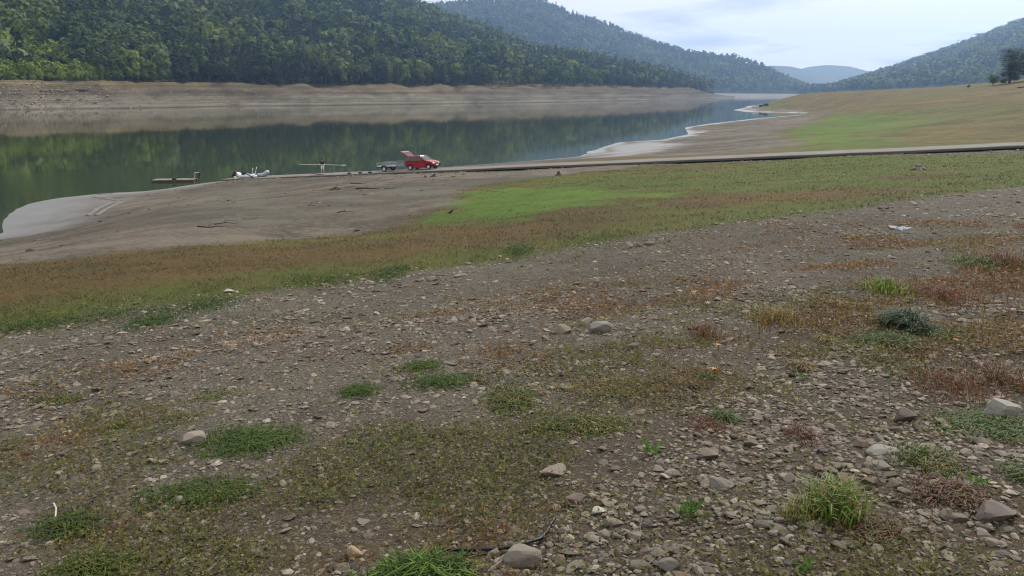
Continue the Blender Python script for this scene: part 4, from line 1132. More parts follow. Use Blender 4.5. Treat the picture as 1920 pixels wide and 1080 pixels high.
# dark blocks on the near lip of the ramp
for px, lab in ((655, 'leftmost of three low dark blocks on the ramp edge'), (675, 'middle of three low dark blocks on the ramp edge'), (694, 'rightmost of three low dark blocks on the ramp edge')):
    q_ = on_road(px, 1.75); m_ = MB(); m_.box((0, 0, 0.05), (0.36, 0.2, 0.14)); o = m_.build('block', M_BLACK, None, bevel=0.02); o.location = q_; o.rotation_euler = (0, 0, hx)
    tag(o, lab, 'block', 'blocks along the ramp edge')
for px, q0, L_, lab in ((600, 1.6, 2.6, 'dark plank lying by the feet of the standing person'), (622, -1.6, 2.2, 'dark plank on the lake side of the ramp')):
    q_ = on_road(px, q0); m_ = MB(); m_.box((0, 0, 0.04), (L_, 0.25, 0.07)); o = m_.build('plank', M_WOOD_DARK, None, bevel=0.01); o.location = q_; o.rotation_euler = (0, SLOPE, hx + R(3))
    tag(o, lab, 'plank')

# ------------------------------------------------------------------ stones
def mixcol(rg, n, cols, p=None):
    c = np.array(cols)[rg.choice(len(cols), n, p=p)]
    return c * rg.uniform(0.75, 1.25, (n, 1))
def ico(sub):
    bm = bmesh.new(); bmesh.ops.create_icosphere(bm, subdivisions=sub, radius=1.0)
    V = np.array([v.co for v in bm.verts]); F = np.array([[v.index for v in f.verts] for f in bm.faces]); bm.free()
    return V, F
ICO0, ICO1, ICO2 = ico(1), ico(2), ico(3)
def uv6(seg=6):
    V = [(0, 0, 1)]; rows_ = (0.62, 0.0, -0.62); F = []
    for z in rows_:
        for j in range(seg):
            a = 2 * math.pi * (j + 0.5 * (z == 0)) / seg; r = math.sqrt(1 - z * z); V.append((r * math.cos(a), r * math.sin(a), z))
    V.append((0, 0, -1)); n = len(V) - 1
    for j in range(seg):
        k = (j + 1) % seg
        F.append((0, 1 + j, 1 + k)); F.append((n, 1 + 2 * seg + k, 1 + 2 * seg + j))
        for r in range(2):
            a, b, c, d = 1 + r * seg + j, 1 + r * seg + k, 1 + (r + 1) * seg + k, 1 + (r + 1) * seg + j
            F += [(a, d, c), (a, c, b)]
    return np.array(V), np.array(F)
def rock(base, seed, facets, rough=0.12, sq=0.4):
    V, F = base; rg = np.random.default_rng(seed); V = V.copy()
    for i in range(facets):
        d = rg.normal(0, 1, 3); d[2] *= 0.6; d /= np.linalg.norm(d); c = rg.uniform(0.45, 0.8)
        V = V - np.maximum(V @ d - c, 0)[:, None] * d
    V = V * (1 + rough * rg.normal(0, 1, (len(V), 1)))
    V = V / np.abs(V).max(0)
    return V * [1, 1, 1], F
P_FINE = [rock(ICO2, 500 + i, 11, 0.016) for i in range(8)]
P_MED = [rock(uv6(6), 540 + i, 5, 0.06) for i in range(10)]
P_LOW = [rock(ICO0, 580 + i, 4, 0.10) if False else rock(ico(1), 580 + i, 4, 0.10) for i in range(10)]
ROCK_MESH = []
def block(seed):
    V, F = ICO2; rg = np.random.default_rng(seed)
    V = V / (np.abs(V).max(1, keepdims=True) ** 0.8)
    for i in range(5):
        d = rg.normal(0, 1, 3); d /= np.linalg.norm(d); c = rg.uniform(0.75, 1.05); V = V - np.maximum(V @ d - c, 0)[:, None] * d
    V = V * (1 + 0.014 * rg.normal(0, 1, (len(V), 1))); return V / np.abs(V).max(0), F
for V, F in P_FINE + [block(61), block(62), block(63)]:
    me = np_mesh('stone', V, F, None, smooth=False); me.materials.append(M_STONE_O); ROCK_MESH.append(me)
S_COL = [lin(112, 104, 93), lin(98, 90, 79), lin(126, 117, 104), lin(105, 91, 77), lin(85, 80, 74), lin(136, 127, 114)]
PEB = gpoly([(1010, 1085), (1030, 900), (1170, 850), (1290, 800), (1370, 740), (1470, 690), (1570, 665), (1660, 700), (1720, 760), (1820, 800), (2000, 830), (2000, 1085)])
PEB2 = gpoly([(60, 1010), (200, 890), (330, 820), (560, 750), (740, 760), (600, 850), (420, 950), (260, 1000)])
VEG = gpoly([(-40, 1010), (250, 965), (480, 910), (640, 830), (780, 800), (940, 760), (1240, 690), (1290, 735), (1180, 830), (1050, 900), (1000, 990), (900, 1085), (-40, 1085)])
REDV = gpoly([(1230, 650), (1400, 600), (1600, 560), (1800, 500), (2000, 480), (2000, 700), (1860, 770), (1700, 740), (1560, 660), (1380, 720), (1260, 720)])
def slope_mask(x, y):
    wob = fbm(x * 1.6, y * 1.6, 4, 81) - 0.5
    peb = sstep(-0.25, 0.3, poly_sd(x, y, PEB) + 0.9 * wob); peb2 = sstep(-0.25, 0.3, poly_sd(x, y, PEB2) + 0.9 * wob)
    veg = sstep(-0.3, 0.3, poly_sd(x, y, VEG) + 1.1 * wob); red = sstep(-0.4, 0.5, poly_sd(x, y, REDV) + 1.6 * wob)
    return peb, peb2, veg, red
def fan(n, r0, r1, half=40, p=1.0, rg=rng):
    r = (r0 ** p + (r1 ** p - r0 ** p) * rg.uniform(0, 1, n)) ** (1 / p); a = np.radians(rg.uniform(-half, half, n))
    return r * np.sin(a), r * np.cos(a), r
rg = np.random.default_rng(5)
# candidates near and on the track
x1, y1, r1 = fan(42000, 1.7, 8.5, 41, 1.6, rg); x2, y2, r2 = fan(68000, 7.0, 32, 39, 0.8, rg)
x = np.concatenate([x1, x2]); y = np.concatenate([y1, y2]); r = np.concatenate([r1, r2]); nearf = np.arange(len(x)) < len(x1)
t = track_d(x, y); peb, peb2, veg, red = slope_mask(x, y)
cl = fbm(x * 0.8, y * 0.8, 4, 82)
dens = 0.34 + 0.5 * sstep(0.42, 0.62, cl)
dens = dens + 0.75 * peb + 0.4 * peb2
dens = dens * (1 - 0.45 * veg * (1 - peb)) * (1 - 0.35 * red)
dens = dens * sstep(1.0, -0.3, t + 0.6 * (cl - 0.5))
strip = sstep(0.9, 0.1, np.abs(t + 2.9)) * 0.5 + sstep(0.7, 0.1, np.abs(t + 0.5)) * 0.6      # loose stones between and beside the ruts
dens = np.where(nearf, dens, dens * 0.75 + strip * 0.5)
keep = rg.uniform(0, 1, len(x)) < dens
x, y, r, nearf, peb, t = (q[keep] for q in (x, y, r, nearf, peb, t))
n = len(x)
size = 0.0095 * (1 - rg.uniform(0, 0.972, n)) ** -0.45                    # half length, power law
size = 0.88 * np.minimum(size, 0.07) * np.where(nearf, 1 + 0.4 * sstep(3.5, 7, r) * (1 - peb), 1.25 + 0.05 * (r - 7)) * (1 + 0.25 * peb)
asp = np.stack([np.ones(n), rg.uniform(0.55, 0.95, n), rg.uniform(0.2, 0.5, n) * np.where(peb > 0.5, 1.0, 0.72)], 1)
z = hgt(x, y) + size * asp[:, 2] * rg.uniform(0.15, 0.65, n)
yaw = rg.uniform(0, 6.28, n); tilt = rg.normal(0, 0.16, (n, 2))
# the plane of the slope
tilt[:, 0] += PB * 0.8
cidx = rg.choice(6, n, p=[0.3, 0.22, 0.16, 0.16, 0.10, 0.06])
col = np.array(S_COL)[cidx] * rg.uniform(0.8, 1.15, (n, 1)) * np.where(nearf, 1.0, 1.12)[:, None]
vis = (np.abs(x / np.maximum(y, 0.1)) < 0.70) & (y > 1.9)
app = np.where(vis, size / r * np.where(r > 9, 0.55, 1.0), 0)
big = np.argsort(-app)[:235]
isbig = np.zeros(n, bool); isbig[big] = True
LM = [(nm, *gp(a, b)[:2]) for nm, a, b in (('the brick-shaped stone', 979, 1055), ('the tan angular stone', 662, 1045), ('the whitish boulder', 1890, 785), ('the dark round boulder', 1706, 790), ('the pale flat slab', 1660, 855), ('the squarish stone at left', 361, 832),
      ('the stone pile on the track', 1090, 618), ('the stones at the meadow edge', 1200, 463), ('the flat stone group', 830, 523), ('the tall grass clump', 1565, 960), ('the dark sedge clump', 1695, 612), ('the yellow-brown grass clump', 1450, 600), ('the compact grass patch', 676, 735),
      ('the wide green patch', 828, 718), ('the left grass strip', 470, 830), ('the lower left grass strip', 365, 930), ('the centre grass patch', 960, 752), ('the broad mixed grass strip', 1090, 800), ('the leafy plant in the pebbles', 1288, 965), ('the white round pebble', 1122, 964), ('the large grey stone', 1355, 918),
      ('the puddle', 1697, 429), ('the corner grass at bottom left', 175, 1065), ('the red weed patch', 1500, 815), ('the brown stone at lower right', 1880, 978), ('the dark stone by the leafy plant', 1330, 860), ('the grass at bottom edge', 790, 1075), ('the half dry tuft', 1730, 868), ('the straw tuft', 1503, 690), ('the bottom edge plant', 1508, 1070))]
COLN = ['grey', 'dull grey', 'pale grey', 'brownish', 'dark grey', 'whitish']
for i in big:
    o = link(bpy.data.objects.new('stone', ROCK_MESH[int(rg.integers(0, 8))]))
    s_ = float(size[i]); o.location = (x[i], y[i], z[i]); o.scale = (s_, s_ * asp[i, 1], s_ * asp[i, 2]); o.rotation_euler = (tilt[i, 0], tilt[i, 1], yaw[i]); o.color = (*col[i], 1)
    flat = 'flat' if asp[i, 2] < 0.28 else 'rounded'
    k = int(np.argmin([math.hypot(l[1] - x[i], l[2] - y[i]) for l in LM])); dx_, dy_ = x[i] - LM[k][1], y[i] - LM[k][2]; dd = math.hypot(dx_, dy_)
    rel = ('right of' if dx_ > 0 else 'left of') if abs(dx_) > abs(dy_) * 1.2 else ('behind' if dy_ > 0 else 'in front of')
    rel = ('close ' if dd < 0.35 else 'well ' if dd > 0.9 else '') + rel
    tag(o, f'{"large" if s_ > 0.06 else "medium" if s_ > 0.035 else "small"} {flat} {COLN[cidx[i]]} stone {rel} {LM[k][0]}', 'stone', 'loose stones on the slope')
sel = ~isbig
fine = sel & nearf & (size / r > 0.0028)
low = sel & ~fine
V1, F1, C1 = scatter(P_MED, rg.integers(0, 10, fine.sum()), np.stack([x, y, z], 1)[fine], (size[:, None] * asp)[fine], yaw[fine], col[fine], tilt[fine])
o = np_obj('gravel', V1, F1, M_STONE, C1, smooth=False)
tag(o, 'small grey pebbles and stone chips strewn over the near slope', 'gravel', kind='stuff')
V1, F1, C1 = scatter(P_LOW, rg.integers(0, 10, low.sum()), np.stack([x, y, z], 1)[low], (size[:, None] * asp)[low], yaw[low], col[low], tilt[low])
o = np_obj('gravel', V1, F1, M_STONE, C1, smooth=False)
tag(o, 'stone chips scattered along the vehicle track', 'gravel', kind='stuff')
# stones on the verge of the ramp and on the mud
n = 2600
s_ = rg.uniform(-95, 22, n); q_ = 2.9 + np.abs(rg.normal(0, 2.4, n)); xx, yy = road_xy(s_, q_); xx, yy = np.asarray(xx), np.asarray(yy)
sz = 0.05 * (1 - rg.uniform(0, 0.95, n)) ** -0.4
V1, F1, C1 = scatter(P_LOW, rg.integers(0, 10, n), np.stack([xx, yy, hgt(xx, yy) + sz * 0.15], 1), sz[:, None] * np.stack([np.ones(n), rg.uniform(0.6, 1, n), rg.uniform(0.3, 0.6, n)], 1), rg.uniform(0, 6.28, n), np.array(S_COL)[rg.integers(0, 6, n)] * rg.uniform(0.8, 1.2, (n, 1)))
o = np_obj('rubble', V1, F1, M_STONE, C1); tag(o, 'broken stone along the near side of the ramp', 'rubble', kind='stuff')

n = 1500
xx = rg.uniform(-46, 6, n); yy = rg.uniform(18, 92, n); Zc = zones(xx, yy); k = (Zc['mud'] > 0.6) & (Zc['wet'] < 0.35) & (rg.uniform(0, 1, n) < sstep(0.45, 0.62, fbm(xx * 0.15, yy * 0.4, 4, 97)) + 0.12)
xx, yy = xx[k], yy[k]; n = len(xx); sz = 0.035 * (1 - rg.uniform(0, 0.95, n)) ** -0.5
V1, F1, C1 = scatter(P_LOW, rg.integers(0, 10, n), np.stack([xx, yy, hgt(xx, yy) + sz * 0.1], 1), sz[:, None] * np.stack([np.ones(n) * 1.3, rg.uniform(0.6, 1, n), rg.uniform(0.3, 0.6, n)], 1), rg.uniform(0, 6.28, n), mixcol(rg, n, [lin(84, 76, 66), lin(66, 58, 50), lin(110, 102, 92)]))
o = np_obj('mud_clods', V1, F1, M_STONE, C1); tag(o, 'clods and stones littering the drained mud', 'mud', kind='stuff')
def boulder(px, py, wpx, hpx, depth, col, label, mesh=0, yaw=0.0, tilt=(0, 0), name='stone'):
    """wpx, hpx: size in the photograph; py: its foot"""
    p = gp(px, py); d = float(np.linalg.norm(p - [0, 0, EYE])); w = 0.88 * wpx / FPX * d / 2; h = 0.88 * hpx / FPX * d / 2
    o = link(bpy.data.objects.new(name, ROCK_MESH[mesh])); o.location = (p[0], p[1] + w * depth * 0.7, p[2] + h * 0.5)
    o.scale = (w * 1.05, w * depth, h * 1.25); o.rotation_euler = (tilt[0], tilt[1], yaw); o.color = (*col, 1)
    return tag(o, label, 'stone')
G = lin
boulder(979, 1062, 76, 38, 0.55, G(124, 116, 106), 'brick-shaped grey stone beside the black cable', 8, 0.12)
boulder(662, 1048, 34, 28, 0.7, G(162, 140, 112), 'small tan angular stone at the bottom left of centre', 1)
boulder(1889, 788, 58, 36, 0.7, G(136, 133, 125), 'whitish boulder at the right edge beside green grass', 10, 0.5, (0.15, 0.2))
boulder(1706, 791, 46, 26, 0.8, G(96, 86, 78), 'dark brown rounded boulder among pebbles at right', 4)
boulder(1660, 856, 58, 16, 0.6, G(132, 129, 121), 'pale flat slab beside a dry grass tuft', 8, 0.15)
boulder(361, 833, 40, 22, 0.7, G(136, 126, 114), 'squarish stone at the left end of a grass strip', 9, 0.5)
boulder(1055, 626, 38, 22, 0.7, G(132, 122, 104), 'rounded tan stone of the small pile on the track', 7)
boulder(1126, 624, 44, 24, 0.6, G(122, 116, 108), 'blocky grey stone of the small pile on the track', 9, 0.3)
boulder(1103, 608, 36, 14, 0.5, G(150, 144, 130), 'slanting pale slab behind the small stone pile', 0, 0.3, (0, -0.25))
boulder(1132, 614, 40, 9, 0.5, G(152, 144, 132), 'thin pale slab on top of the blocky stone', 5, 0.1)
boulder(1036, 627, 18, 8, 0.7, G(116, 104, 92), 'small stone left of the rounded tan stone', 1)
boulder(1190, 655, 24, 16, 0.7, G(112, 102, 94), 'lone dark stone below the small pile', 3)
boulder(1178, 466, 20, 16, 0.7, G(138, 126, 110), 'upright stone at the meadow edge, left of a pair', 7)
boulder(1199, 463, 18, 10, 0.7, G(116, 106, 94), 'middle dark stone at the meadow edge', 1)
boulder(1220, 461, 26, 11, 0.7, G(104, 98, 90), 'dark stone at the meadow edge, right of a pair', 3)
boulder(862, 519, 34, 7, 0.5, G(126, 120, 114), 'long flat stone on the far side of the track', 5)
boulder(812, 527, 30, 9, 0.6, G(120, 112, 104), 'broken flat stones left of the long flat one', 0)
boulder(785, 528, 16, 6, 0.7, G(104, 96, 90), 'small dark stone at the left of the flat group', 6)
boulder(428, 549, 20, 8, 0.7, G(158, 152, 142), 'pale stone on the green meadow edge at left', 4)
boulder(1473, 412, 22, 6, 0.6, G(108, 100, 92), 'dark flat stone at the meadow edge right of centre', 2)
boulder(1712, 385, 17, 8, 0.7, G(140, 132, 122), 'stone on the meadow edge near the puddle', 7)
boulder(1660, 392, 26, 5, 0.6, G(92, 84, 78), 'dark flat stone on the meadow edge beyond the puddle', 0)
boulder(335, 946, 38, 14, 0.6, G(122, 122, 116), 'smooth grey stone in the lower left grass strip', 4)
boulder(1040, 893, 62, 22, 0.6, G(132, 122, 110), 'broad pale stone among brown weeds near centre', 6)
boulder(1080, 948, 40, 24, 0.8, G(116, 102, 94), 'brown stone beside the white round pebble', 3)
boulder(1122, 966, 30, 16, 0.8, G(172, 166, 156), 'whitish round pebble right of the cable end', 4)
boulder(1150, 990, 46, 18, 0.7, G(122, 110, 98), 'brown flat stone below the white round pebble', 1)
boulder(1330, 862, 46, 22, 0.7, G(112, 102, 92), 'dark stone right of the small leafy plant', 4)
boulder(1355, 920, 52, 24, 0.75, G(122, 116, 110), 'large grey stone left of the tall grass clump', 7)
boulder(1880, 980, 72, 34, 0.7, G(108, 98, 92), 'large brown stone at the lower right edge', 4)
boulder(1260, 1072, 50, 22, 0.7, G(110, 106, 100), 'grey stone at the bottom edge right of centre', 0)
boulder(1660, 885, 30, 22, 0.8, G(132, 126, 116), 'round stone inside the dry grass tuft', 4)
boulder(1520, 950, 46, 20, 0.7, G(128, 116, 106), 'flat stone partly behind the tall grass clump', 2)
boulder(1125, 337, 9, 5, 0.7, G(150, 128, 98), 'tan stone on the meadow below the ramp', 3)
boulder(1500, 400, 10, 7, 0.8, G(140, 128, 112), 'small pale stone at the meadow edge above the track', 7)

# rocks fallen on the far bank
rg = np.random.default_rng(15)
n = 1500
px = np.concatenate([rg.normal(70, 55, 700), rg.normal(140, 90, 300), rg.uniform(-100, 1300, 500)]); u = np.clip(rg.normal(0.55, 0.25, n), 0.05, 0.98)
def bank_surface(px, u):
    """nearest mesh row/column of the bank"""
    i = np.clip(np.round((u + 0.25) / 1.5 * (nu - 1)).astype(int), 0, nu - 1); j = np.clip(np.round((px + 1400) / 2778 * (npx - 1)).astype(int), 0, npx - 1)
    k = i * npx + j
    return np.stack([bxx[k], by_[k], bz[k]], 1)
P = bank_surface(px, u) + np.stack([rg.uniform(-1, 1, n), 0 * px, 0 * px], 1)
sz = 0.42 * (1 - rg.uniform(0, 0.95, n)) ** -0.4
V1, F1, C1 = scatter(P_LOW, rg.integers(0, 10, n), P, sz[:, None] * np.stack([np.ones(n), rg.uniform(0.6, 1, n), rg.uniform(0.4, 0.7, n)], 1), rg.uniform(0, 6.28, n), lerp(np.repeat(lin(120, 110, 98)[None], n, 0), lin(146, 136, 120), rg.uniform(0, 1, n)))
o = np_obj('rubble', V1, F1, M_STONE, C1); tag(o, 'pale rocks strewn over the bare bank across the lake', 'rubble', kind='stuff')

# ------------------------------------------------------------------ grass and weeds
def blades(P, h, w, lean, col, rg, segs=2):
    """curved tapering blades; P feet, h heights, w widths"""
    n = len(P); a = rg.uniform(0, 2 * math.pi, n); d = np.stack([np.cos(a), np.sin(a), 0 * a], 1); s = np.stack([-np.sin(a), np.cos(a), 0 * a], 1)
    up = np.array([0, 0, 1.0])
    h_, w_, l_ = h[:, None], w[:, None], lean[:, None]
    if segs == 1:
        V = np.stack([P - s * w_ / 2, P + s * w_ / 2, P + up * h_ + d * h_ * l_], 1).reshape(-1, 3)
        return V, np.arange(3 * n).reshape(-1, 3), np.repeat(col, 3, 0)
    m = P + up * h_ * 0.62 + d * h_ * l_ * 0.30; tp = P + up * h_ * (1 - 0.35 * l_) + d * h_ * l_
    V = np.stack([P - s * w_ / 2, P + s * w_ / 2, m + s * w_ * 0.42, m - s * w_ * 0.42, tp], 1).reshape(-1, 3)
    b = np.arange(n)[:, None] * 5
    F = np.concatenate([b + [0, 1, 2], b + [0, 2, 3], b + [3, 2, 4]], 0)
    return V, F, np.repeat(col, 5, 0)
GREEN, GREEN_D, GREEN_L, OLIVE, DRY, REDB, BRN = lin(76, 98, 36), lin(56, 78, 32), lin(98, 128, 44), lin(88, 92, 46), lin(150, 130, 84), lin(100, 64, 52), lin(108, 82, 52)
# meadow blades
rg = np.random.default_rng(31)
x, y, r = fan(240000, 6.5, 55, 41, 0.7, rg)
Zm = zones(x, y)
k = rg.uniform(0, 1, len(x)) < Zm['meadow'] * (0.2 + 0.8 * sstep(0.38, 0.62, fbm(x * 2.0, y * 2.0, 4, 91)))
x, y, r = x[k], y[k], r[k]
base = lerp(Zm['a'][k], Zm['b'][k], rg.uniform(0, 1, k.sum())) * rg.uniform(0.8, 1.3, (k.sum(), 1))
straw = (rg.uniform(0, 1, len(x)) < 0.10 * (1 - Zm['lime'][k]))[:, None]
base = base * (0.55 + 0.9 * fbm(x * 0.8, y * 0.8, 4, 96))[:, None]
base = np.where(straw, C['straw'] * rg.uniform(0.8, 1.3, (len(x), 1)), base)
hh_ = rg.uniform(0.018, 0.055, len(x)) * (0.7 + 0.9 * fbm(x * 0.5, y * 0.5, 3, 92)) * (1 - 0.45 * Zm['lime'][k]) * (1 + 0.3 * Zm['gb'][k])
V, F, Cc = blades(np.stack([x, y, hgt(x, y) - 0.01], 1), hh_, (0.006 + 0.0009 * r) * rg.uniform(0.7, 1.3, len(x)), rg.uniform(0.6, 2.4, len(x)), base, rg, 1)
o = np_obj('grass', V, F, M_BLADE, Cc); tag(o, 'short brown and green meadow grass between track and ramp', 'grass', kind='stuff')
# low weeds on the near slope
x1, y1, r1 = fan(430000, 1.8, 15, 41, 1.2, rg)
t = track_d(x1, y1); peb, peb2, veg, red = slope_mask(x1, y1)
c1 = fbm(x1 * 1.3, y1 * 1.3, 4, 93); c2 = fbm(x1 * 0.6 + 9, y1 * 0.6, 3, 94)
dn = 0.8 * veg * sstep(0.42, 0.6, c1 + 0.02) * (0.25 + 0.75 * sstep(0.36, 0.52, fbm(x1 * 0.9 + 4, y1 * 0.9, 3, 98))) + 0.45 * red * sstep(0.4, 0.6, c1) + 0.5 * sstep(0.48, 0.63, c1) * sstep(-1.5, -4, t) + 0.10 * sstep(0.5, 0.65, c1) * sstep(0, -1, t) + 0.06 * sstep(0, -2, t)
dn = dn * (1 - 0.75 * peb) * (1 - 0.4 * peb2) * sstep(0.5, -0.5, t)
k = rg.uniform(0, 1, len(x1)) < dn
x1, y1, r1, c2, red = x1[k], y1[k], r1[k], c2[k], red[k]
n = len(x1)
mixw = 0.9 * sstep(0.46, 0.58, c2 + 0.15 * (rg.uniform(0, 1, n) - 0.5)) * (1 - 0.6 * red)
col = lerp(mixcol(rg, n, [lin(112, 84, 52), lin(98, 68, 52), lin(120, 94, 58), lin(106, 82, 52)]), np.array([0, 0, 0.0]), np.zeros(n)); colg = mixcol(rg, n, [OLIVE, lin(72, 84, 40), lin(100, 98, 54)])
col = lerp(col, colg, mixw) * 1.25
P = np.stack([x1, y1, hgt(x1, y1)], 1)
up = np.stack([rg.normal(0, 0.5, n), rg.normal(0, 0.5, n), np.ones(n)], 1)
P[:, 2] += rg.uniform(0.002, 0.035, n)
V, F = tri_leaf(P, up, 0.0052 * (1 + 0.09 * r1) * rg.uniform(0.6, 1.5, n), rg, 1.7, 0.45)
o = np_obj('ground_cover', V, F, M_BLADE, np.repeat(col, 3, 0)); tag(o, 'low brown and olive creeping weeds on the near slope', 'weeds', kind='stuff')
# thin dry stalks and fine grass standing in the weeds
x1, y1, r1 = fan(60000, 1.9, 16, 42, 1.1, rg)
t = track_d(x1, y1); peb, peb2, veg, red = slope_mask(x1, y1); c1 = fbm(x1 * 1.3, y1 * 1.3, 4, 93)
dn = (0.35 * veg * sstep(0.4, 0.6, c1) + 0.55 * red + 0.18 * sstep(0.5, 0.68, c1)) * (1 - 0.7 * peb) * sstep(-0.2, -1.5, t)
k = rg.uniform(0, 1, len(x1)) < dn
x1, y1, r1, red = x1[k], y1[k], r1[k], red[k]; n = len(x1)
col = np.where((rg.uniform(0, 1, n) < red * 0.75)[:, None], mixcol(rg, n, [REDB, BRN, lin(86, 58, 48)]), mixcol(rg, n, [OLIVE, DRY, lin(80, 92, 44), BRN]))
V, F, Cc = blades(np.stack([x1, y1, hgt(x1, y1) - 0.005], 1), rg.uniform(0.025, 0.075, n) * (1 + 0.7 * red), (0.0022 + 0.0006 * r1) * rg.uniform(0.7, 1.3, n), rg.uniform(0.1, 0.9, n), col, rg, 1)
o = np_obj('grass', V, F, M_BLADE, Cc); tag(o, 'sparse thin dry grass on the near slope', 'grass', kind='stuff')

def tuft(name, px, py, wpx, dpx, h, n, cols, label, lean=(0.4, 1.5), w=0.006, ragged=0.45, cat='grass tuft', grp=None, seed=None):
    """a patch of blades: px,py its middle, wpx and dpx its extent on the ground in the photograph"""
    rg = np.random.default_rng(int(px * 7 + py))
    c = gp(px, py); l = gp(px - wpx / 2, py); f = gp(px, py - dpx / 2); nr_ = gp(px, py + dpx / 2)
    a = np.linalg.norm(c[:2] - l[:2]); b = max(np.linalg.norm(f[:2] - nr_[:2]) / 2, 0.02)
    q = rg.normal(0, 0.5, (int(n * 1.6), 2)); q = q[np.hypot(q[:, 0], q[:, 1]) < 1.15]
    wob = fbm(q[:, 0] * 2.5 + px, q[:, 1] * 2.5 + py, 3, 95); q = q[wob > 0.40 * ragged][:n]
    X = c[0] + q[:, 0] * a; Y = c[1] + q[:, 1] * b; m = len(X)
    edge = 1 - 0.45 * np.hypot(q[:, 0], q[:, 1])
    V, F, Cc = blades(np.stack([X - c[0], Y - c[1], hgt(X, Y) - c[2] - 0.006], 1), h * 0.9 * rg.uniform(0.5, 1.15, m) * edge, w * rg.uniform(0.7, 1.3, m), rg.uniform(*lean, m) + 0.35, mixcol(rg, m, cols), rg, 2)
    o = np_obj(name, V, F, M_BLADE, Cc); o.location = c
    return tag(o, label, cat, grp)
GR = [GREEN, GREEN_D, lin(82, 108, 44), OLIVE]; MX = [GREEN, OLIVE, OLIVE, DRY, GREEN_D]; YB = [DRY, OLIVE, BRN, lin(140, 118, 72)]; RD = [REDB, BRN, lin(86, 58, 48), lin(120, 84, 62)]
T = tuft
T('grass_patch', 470, 830, 210, 62, 0.085, 1500, GR, 'long strip of lush green grass right of the squarish stone')
T('grass_patch', 676, 735, 80, 28, 0.08, 500, GR, 'compact round green grass patch left of centre')
T('grass_patch', 790, 688, 90, 24, 0.08, 450, GR, 'small green grass patch behind a wider one')
T('grass_patch', 828, 718, 140, 34, 0.08, 800, GR, 'wide green grass patch above the centre')
T('grass_patch', 960, 752, 120, 60, 0.08, 900, MX, 'green and straw grass patch at the centre')
T('grass_patch', 1090, 800, 220, 40, 0.085, 1200, MX, 'broad mixed grass strip below the centre patch')
T('grass_patch', 1120, 725, 240, 60, 0.06, 900, YB, 'dry yellowish grass area right of centre')
T('grass_patch', 365, 930, 220, 60, 0.075, 1300, GR, 'green grass strip around the smooth grey stone')
T('grass_patch', 130, 985, 130, 60, 0.07, 700, [GREEN_D, GREEN, OLIVE], 'dark green grass patch at the lower left')
T('grass_patch', 175, 1065, 180, 60, 0.06, 800, [GREEN, OLIVE, GREEN], 'soft green patch in the bottom left corner')
T('grass_patch', 790, 1080, 190, 60, 0.13, 700, [GREEN, GREEN_L, GREEN_D], 'long-bladed grass at the bottom edge below the cable', w=0.007)
T('grass_clump', 1565, 960, 120, 62, 0.24, 420, [GREEN, GREEN_L, lin(110, 128, 60), DRY], 'tall upright bright grass clump at lower right', lean=(0.05, 0.6), w=0.006)
T('grass_clump', 1500, 975, 60, 30, 0.17, 120, [GREEN_L, DRY, OLIVE], 'thin grass left of the tall clump', lean=(0.05, 0.6), w=0.004)
T('grass_clump', 1695, 612, 76, 30, 0.24, 900, [lin(40, 62, 34), GREEN_D, lin(34, 50, 30)], 'dense dark green round sedge clump', lean=(0.3, 1.1), w=0.007, ragged=0)
T('grass_patch', 1670, 640, 150, 40, 0.10, 800, GR, 'green grass in front of the dark sedge clump')
T('grass_patch', 1760, 628, 120, 30, 0.09, 500, GR, 'green grass right of the dark sedge clump')
T('grass_patch', 1700, 690, 200, 60, 0.06, 700, MX, 'olive grass patch below the sedge clump')
T('grass_patch', 1850, 800, 190, 60, 0.10, 900, GR, 'green grass at the foot of the whitish boulder')
T('grass_clump', 1730, 868, 130, 60, 0.12, 480, MX, 'half dry grass tuft around the round stone', lean=(0.1, 0.9), w=0.005)
T('grass_clump', 1450, 600, 100, 34, 0.20, 520, YB, 'yellow-brown dry grass clump on the right slope', lean=(0.05, 0.6), w=0.005)
T('grass_clump', 1503, 690, 52, 20, 0.10, 260, YB, 'small straw-coloured tuft among stones', w=0.005)
T('grass_clump', 1545, 640, 40, 14, 0.09, 200, YB, 'small olive tuft left of the green grass', w=0.005)
T('grass_clump', 1575, 575, 30, 12, 0.11, 160, YB, 'left one of two small yellow tufts higher up', w=0.005)
T('grass_clump', 1620, 577, 30, 12, 0.10, 160, YB, 'right one of two small brown tufts higher up', w=0.005)
T('grass_clump', 1665, 545, 90, 30, 0.20, 260, [GREEN_L, lin(120, 134, 60), OLIVE], 'light green tall grass on the right slope', lean=(0.05, 0.5), w=0.008)
T('grass_patch', 1850, 495, 150, 30, 0.18, 700, [GREEN, OLIVE, lin(84, 104, 48)], 'green grass at the right end of the track', w=0.009)
T('weed_clump', 1890, 500, 110, 40, 0.28, 500, RD, 'tall reddish-brown dry weeds at the right edge of the track', lean=(0.05, 0.5), w=0.006, cat='weeds')
T('weed_clump', 1780, 722, 170, 74, 0.14, 520, RD, 'dark red-brown weed thicket left of the boulder', lean=(0.1, 0.7), w=0.005, cat='weeds')
T('weed_clump', 1890, 722, 130, 70, 0.16, 480, RD + [OLIVE], 'brown weed thicket behind the whitish boulder', lean=(0.1, 0.7), w=0.005, cat='weeds')
T('weed_clump', 1325, 632, 60, 24, 0.20, 240, RD, 'thin reddish weeds right of the stone pile', lean=(0.05, 0.5), w=0.004, cat='weeds')
T('weed_clump', 1760, 560, 130, 40, 0.20, 500, RD, 'reddish weeds above the dark sedge clump', lean=(0.05, 0.6), w=0.006, cat='weeds')
T('weed_clump', 1500, 815, 60, 40, 0.09, 300, RD, 'small red-brown weed patch among pebbles', w=0.004, cat='weeds')
